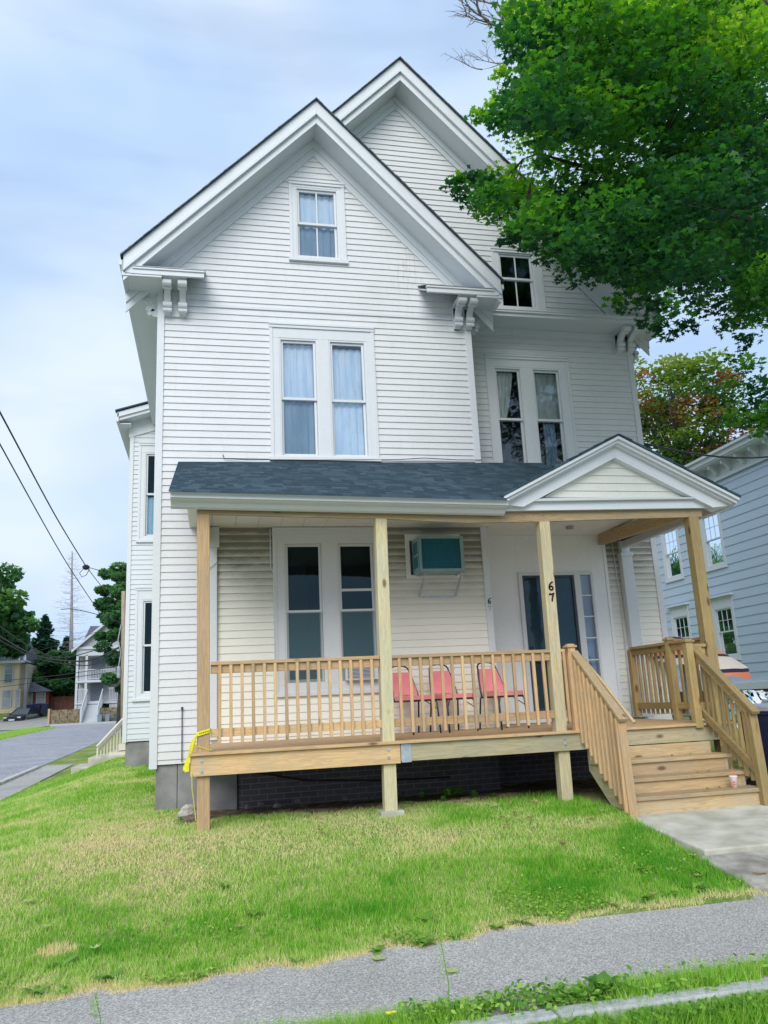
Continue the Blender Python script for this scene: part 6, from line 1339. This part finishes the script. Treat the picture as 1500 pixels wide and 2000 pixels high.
ti = np.clip(.14+.70*n1_+.42*lush-.10*np.clip((1.2-x)/2, 0, 1)-dry-.75*edge+rng.normal(0, .22, len(x)), 0, 1)
spot = np.exp(-(((x+1.02)/.12)**2+((y+2.72)/.09)**2)); ti = np.where(rng.random(len(x)) < np.clip(spot*2.5-.3, 0, 1), rng.uniform(0, .10, len(x)), ti); near = np.exp(-(((x+.75)/.35)**2+((y+2.75)/.22)**2)); ti = np.where(spot < .3, np.clip(ti+.45*near, 0, 1), ti)
hh = (.016+.030*n1_+.018*lush)*(.35+1.3*tuft)*rng.uniform(.6, 1.4, len(x))*(1-.5*edge)+.002; ti = np.clip(ti+.25*(tuft-.5), 0, 1); wd = .0022+.0012*rng.random(len(x))+.00035*np.maximum(0, y+9-6)
print('blades', len(x)); blades('lawn_grass', x, y, z, hh, wd, ti)
# kerb strip
n = 30000; x = rng.uniform(-1, 5.5, n); y = -4.62+rng.normal(0, .06, n)+np.clip((x-1.2)*.012, 0, .06); ok = vnoise(x, y, 3, 9) > .15; x, y = x[ok], y[ok]
blades('kerb_grass', x, y, np.where(y > -4.66, .0, -.0), rng.uniform(.03, .11, len(x)), .0025+.001*rng.random(len(x)), np.clip(.7+rng.normal(0, .15, len(x)), 0, 1))
n = 42000; x = rng.uniform(.5, 5.5, n); y = -4.86+rng.normal(0, .05, n); ok = vnoise(x, y, 2.5, 19) > .22; x, y = x[ok], y[ok]
blades('gutter_grass', x, y, np.full(len(x), -.13), rng.uniform(.05, .19, len(x)), .003+.001*rng.random(len(x)), np.clip(.75+rng.normal(0, .15, len(x)), 0, 1))
# low broad leaves between the blades: clover and plantain
def cover(name, x, y, z0, hmax, size, tl, th):
    n = len(x); P = np.stack([x, y, z0+rng.uniform(.2, 1, n)*hmax], 1); o = leaves(name, P, size, 'weed', rng.uniform(tl, th, n), OVAL, .7); return tag(o, kind='stuff')
n = 26000; x = rng.uniform(-1.6, 4.1, n); y = edge_y(x)+.05+rng.exponential(.38, n); k_ = vnoise(x, y, 2.2, 41)*.6+vnoise(x, y, 6, 42)*.4
ok = (k_+rng.normal(0, .07, n) > .62) & (rng.random(n) < .6) & ~((x > 4.1) & (y > -3.1)); x, y = x[ok], y[ok]; cover('lawn_clover', x, y, Gv(x, y), .05, .026, .45, 1)
n = 4500; x = rng.uniform(.95, 5.2, n); y = -4.62+rng.normal(0, .07, n)+.05*vnoise(x, x, 4, 3); ok = (vnoise(x, y, 3.5, 43)+rng.normal(0, .12, n) > .45) & (y > -4.78); x, y = x[ok], y[ok]; cover('kerb_ground_cover', x, y, np.full(len(x), .01), .075, .036, .1, 1)
n = 9000; x = rng.uniform(1.5, 4.5, n); y = -4.86+rng.normal(0, .035, n); ok = vnoise(x, y, 3, 44) > .35; x, y = x[ok], y[ok]; cover('gutter_ground_cover', x, y, np.full(len(x), -.13), .15, .034, .1, .9)
# verge grass far left
n = 30000; x = rng.uniform(-13.5, -11.2, n); y = rng.uniform(30, 56, n); x = np.where((x > -12.5) | (y > 46), x, x-1.6)
blades('verge_grass', x, y, np.vectorize(street)(y)+.0, rng.uniform(.05, .14, n), np.full(n, .02), np.clip(.62+rng.normal(0, .15, n), 0, 1))
# weed under porch edge + rosettes
def weed(name, label, x, y, z, n, L_, up, tintb, group, seed, wdt=.3):
    r = random.Random(seed); mb = MB(); 
    for i in range(n):
        a = r.uniform(0, 2*pi); l = L_*r.uniform(.6, 1.1); el = r.uniform(*up); segs = 5; prevs = None; t = min(1, max(0, tintb+r.uniform(-.25, .25)))
        for j in range(segs+1):
            k = j/segs; rad = l*k*cos(el); zz = l*k*sin(el)-.35*l*k*k; w_ = l*wdt*.5*sin(pi*min(.97, .12+k*.85))*(1+.25*(j % 2))
            c = Vector((x+rad*cos(a), y+rad*sin(a), z+zz+.004)); s_ = Vector((-sin(a), cos(a), 0))*w_
            cur = (c-s_, c+s_)
            if prevs: mb.face([prevs[0], prevs[1], cur[1], cur[0]], t=t)
            prevs = cur
    o = mb.build(name, 'weed', recalc=False); tag(o, label, 'weed', group); return o
rw = random.Random(12)
wl_ = [(1.03, -3.38, 'broad-leaved weed clump at the lawn edge, biggest of those left of centre'), (.55, -3.42, ''), (1.35, -3.34, ''), (1.6, -3.28, ''), (1.9, -3.2, ''), (2.15, -3.14, ''), (2.3, -3.05, ''), (2.9, -2.98, ''), (3.2, -2.96, ''), (3.45, -2.9, ''), (3.7, -2.85, ''), (-1.0, -3.42, ''), (-.6, -3.3, ''), (.3, -2.5, ''), (1.55, -2.9, ''), (2.5, -2.7, ''), (3.9, -2.6, ''), (3.6, -2.4, ''), (.1, -1.9, ''), (-.9, -3.0, '')]
wl_ = sorted(wl_)
for i, (x, y, lb) in enumerate(wl_):
    weed('lawn_weed', lb or 'low broad-leaved weed in the grass near the sidewalk, %s lawn weed from the left' % ORD[i], x+rw.uniform(-.05, .05), y, G(x, y)+.01, rw.randint(7, 15), rw.uniform(.08, .15), (.15, .8), .5, 'weeds along the lawn edge', 100+i)
kw = sorted([(x_, -4.6+.03*sin(x_*9)) for x_ in np.arange(1.1, 3.5, .30)]+[(1.75, -4.6), (1.95, -4.62), (2.05, -4.58), (2.2, -4.6), (2.45, -4.58), (2.6, -4.6), (2.9, -4.55), (3.1, -4.5), (1.5, -4.64), (3.3, -4.5), (2.75, -4.58), (1.3, -4.66)])
for i, (x, y) in enumerate(kw):
    weed('kerb_weed', 'dark leafy weed clump biggest on the kerb strip' if i == 8 else 'leafy weed on the kerb strip, %s kerb weed from the left' % ORD[i], x, y, .02, 26 if i == 8 else rw.randint(9, 16), .17 if i == 8 else rw.uniform(.05, .12), (.2, 1.1), .15 if i == 8 else .65, 'weeds on the kerb strip', 200+i, .42)
for i, (x, y) in enumerate(sorted(((2.95, -4.87), (3.1, -4.9), (2.6, -4.88), (3.2, -4.85), (2.8, -4.86), (2.3, -4.88), (2.1, -4.9), (2.75, -4.92), (2.45, -4.9), (3.3, -4.9), (3.02, -4.84), (1.9, -4.88)))):
    weed('gutter_weed', 'bright green weed in the gutter below the kerb, %s gutter weed from the left' % ORD[i], x, y, -.12, 34, .11, (.5, 1.4), .8, 'weeds in the gutter', 230+i, .5)
for i, (x, y, h_) in enumerate(((2.9, 1.2, .16), (3.05, 1.3, .22), (2.6, 1.35, .12), (3.2, 1.05, .12), (2.3, 1.4, .12), (2.75, .9, .1), (3.35, .8, .09), (1.9, 1.3, .1))):
    weed('porch_weed', 'tallest leafy weed on the soil under the porch' if i == 1 else 'small leafy weed on the soil under the porch', x, y, .38, 14, h_, (.4, 1.4), .45, None if i == 1 else 'weeds under the porch', 250+i, .5)
# tall seeding grass at the sidewalk edge
for (x, y, h_, lb) in ((1.15, -4.72, .42, 'tall feathery seeding weed at the bottom centre of the kerb strip'), (-.55, -4.3, .22, 'faint feathery weed at the bottom left')):
    t = thing('seeding_weed', lb, 'weed', (x, y, 0)); mb = MB(); mb.tube([(x, y, 0), (x+.01, y, h_*.5), (x-.02, y, h_)], [.003, .0025, .0015], 5); mb.build('stem', 'weed', t)
    n = 420; k = rng.random(n); a = rng.uniform(0, 2*pi, n); rr2 = .03*np.sin(pi*np.clip(k*.9+.08, 0, 1))*rng.random(n)**.5
    P = np.stack([x-.018+rr2*np.cos(a), y+rr2*np.sin(a), h_*(.55+.5*k)], 1); leaves('seed_head', P, .004, 'weed', rng.uniform(.6, 1, n), QUAD, 1.2, t)
mb = MB()
yd = thing('yellow_flower', 'tiny yellow flower beside the kerb strip at bottom centre', 'flower', (.86, -4.66, 0))
mb.tube([(.86, -4.66, 0), (.86, -4.66, .09)], .0015, 5); mb.build('stem', 'weed', yd)
mb = MB(); mb.lathe([(.012, 0), (.016, .006), (.004, .009)], (.86, -4.66, .09), 9); mb.lathe([(.01, 0), (.014, .005), (.004, .008)], (.89, -4.65, .088), 9); mb.build('bloom', 'tape', yd)
# fallen leaves
def fleaf(x, y, z, s, a, t, lb, grp=None, curl=.25):
    mb = MB(); ca, sa = cos(a), sin(a); c = []
    for (u, v) in MAPLE:
        zz = curl*s*(u*u+v*v)*1.2; c.append((x+(u*ca-v*sa)*s, y+(u*sa+v*ca)*s, z+.006+zz))
    for i in range(len(c)): mb.face([(x, y, z+.006), c[i], c[(i+1) % len(c)]], t=t)
    o = mb.build('fallen_leaf', 'fallen', recalc=False); return tag(o, lb, 'leaf', grp)
fleaf(1.40, -3.95, .015, .10, .6, .9, 'green maple leaf lying alone on the asphalt sidewalk')
fleaf(1.03, -3.55, .015, .11, 2.6, .8, 'green leaf lying at the lawn edge of the sidewalk')
fleaf(2.6, -4.30, .015, .05, 1.3, .7, 'small leaf by the kerb strip at the right')
rl = random.Random(77)
for i in range(34):
    x = rl.uniform(-1.6, 4.0); y = rl.uniform(-3.0, .1); 
    if i > 16: x = rl.uniform(2.4, 4.1); y = rl.uniform(-3.0, -.6)
    fleaf(x, y, G(x, y)+.035, rl.uniform(.05, .10), rl.uniform(0, 6), rl.choice([.05, .3, .8, .95, .6]), '%s fallen leaf on the %s of the lawn' % (rl.choice(['curled', 'flat']), 'right side' if x > 2.9 else 'middle' if x > .8 else 'left side'), 'fallen leaves on the lawn', rl.uniform(.2, .9))
for i, (x, y, z) in enumerate(((4.42, -.72, .487), (5.3, -.72, .487), (5.45, -.70, .487), (5.35, -.48, .642), (5.5, -.47, .642), (5.2, -.24, .812), (5.45, -.22, .812), (4.5, -.3, .812))):
    fleaf(x, y, z, rl.uniform(.04, .06), rl.uniform(0, 6), rl.choice([.05, .5, .25]), 'dry leaf scrap on the %s tread, %s scrap of its step' % (('lowest', 'middle', 'top')[0 if z < .5 else 1 if z < .7 else 2], ('leftmost', 'second', 'third', 'first', 'second', 'second', 'third', 'leftmost')[i]), 'dry leaf scraps on the steps', 1.2)
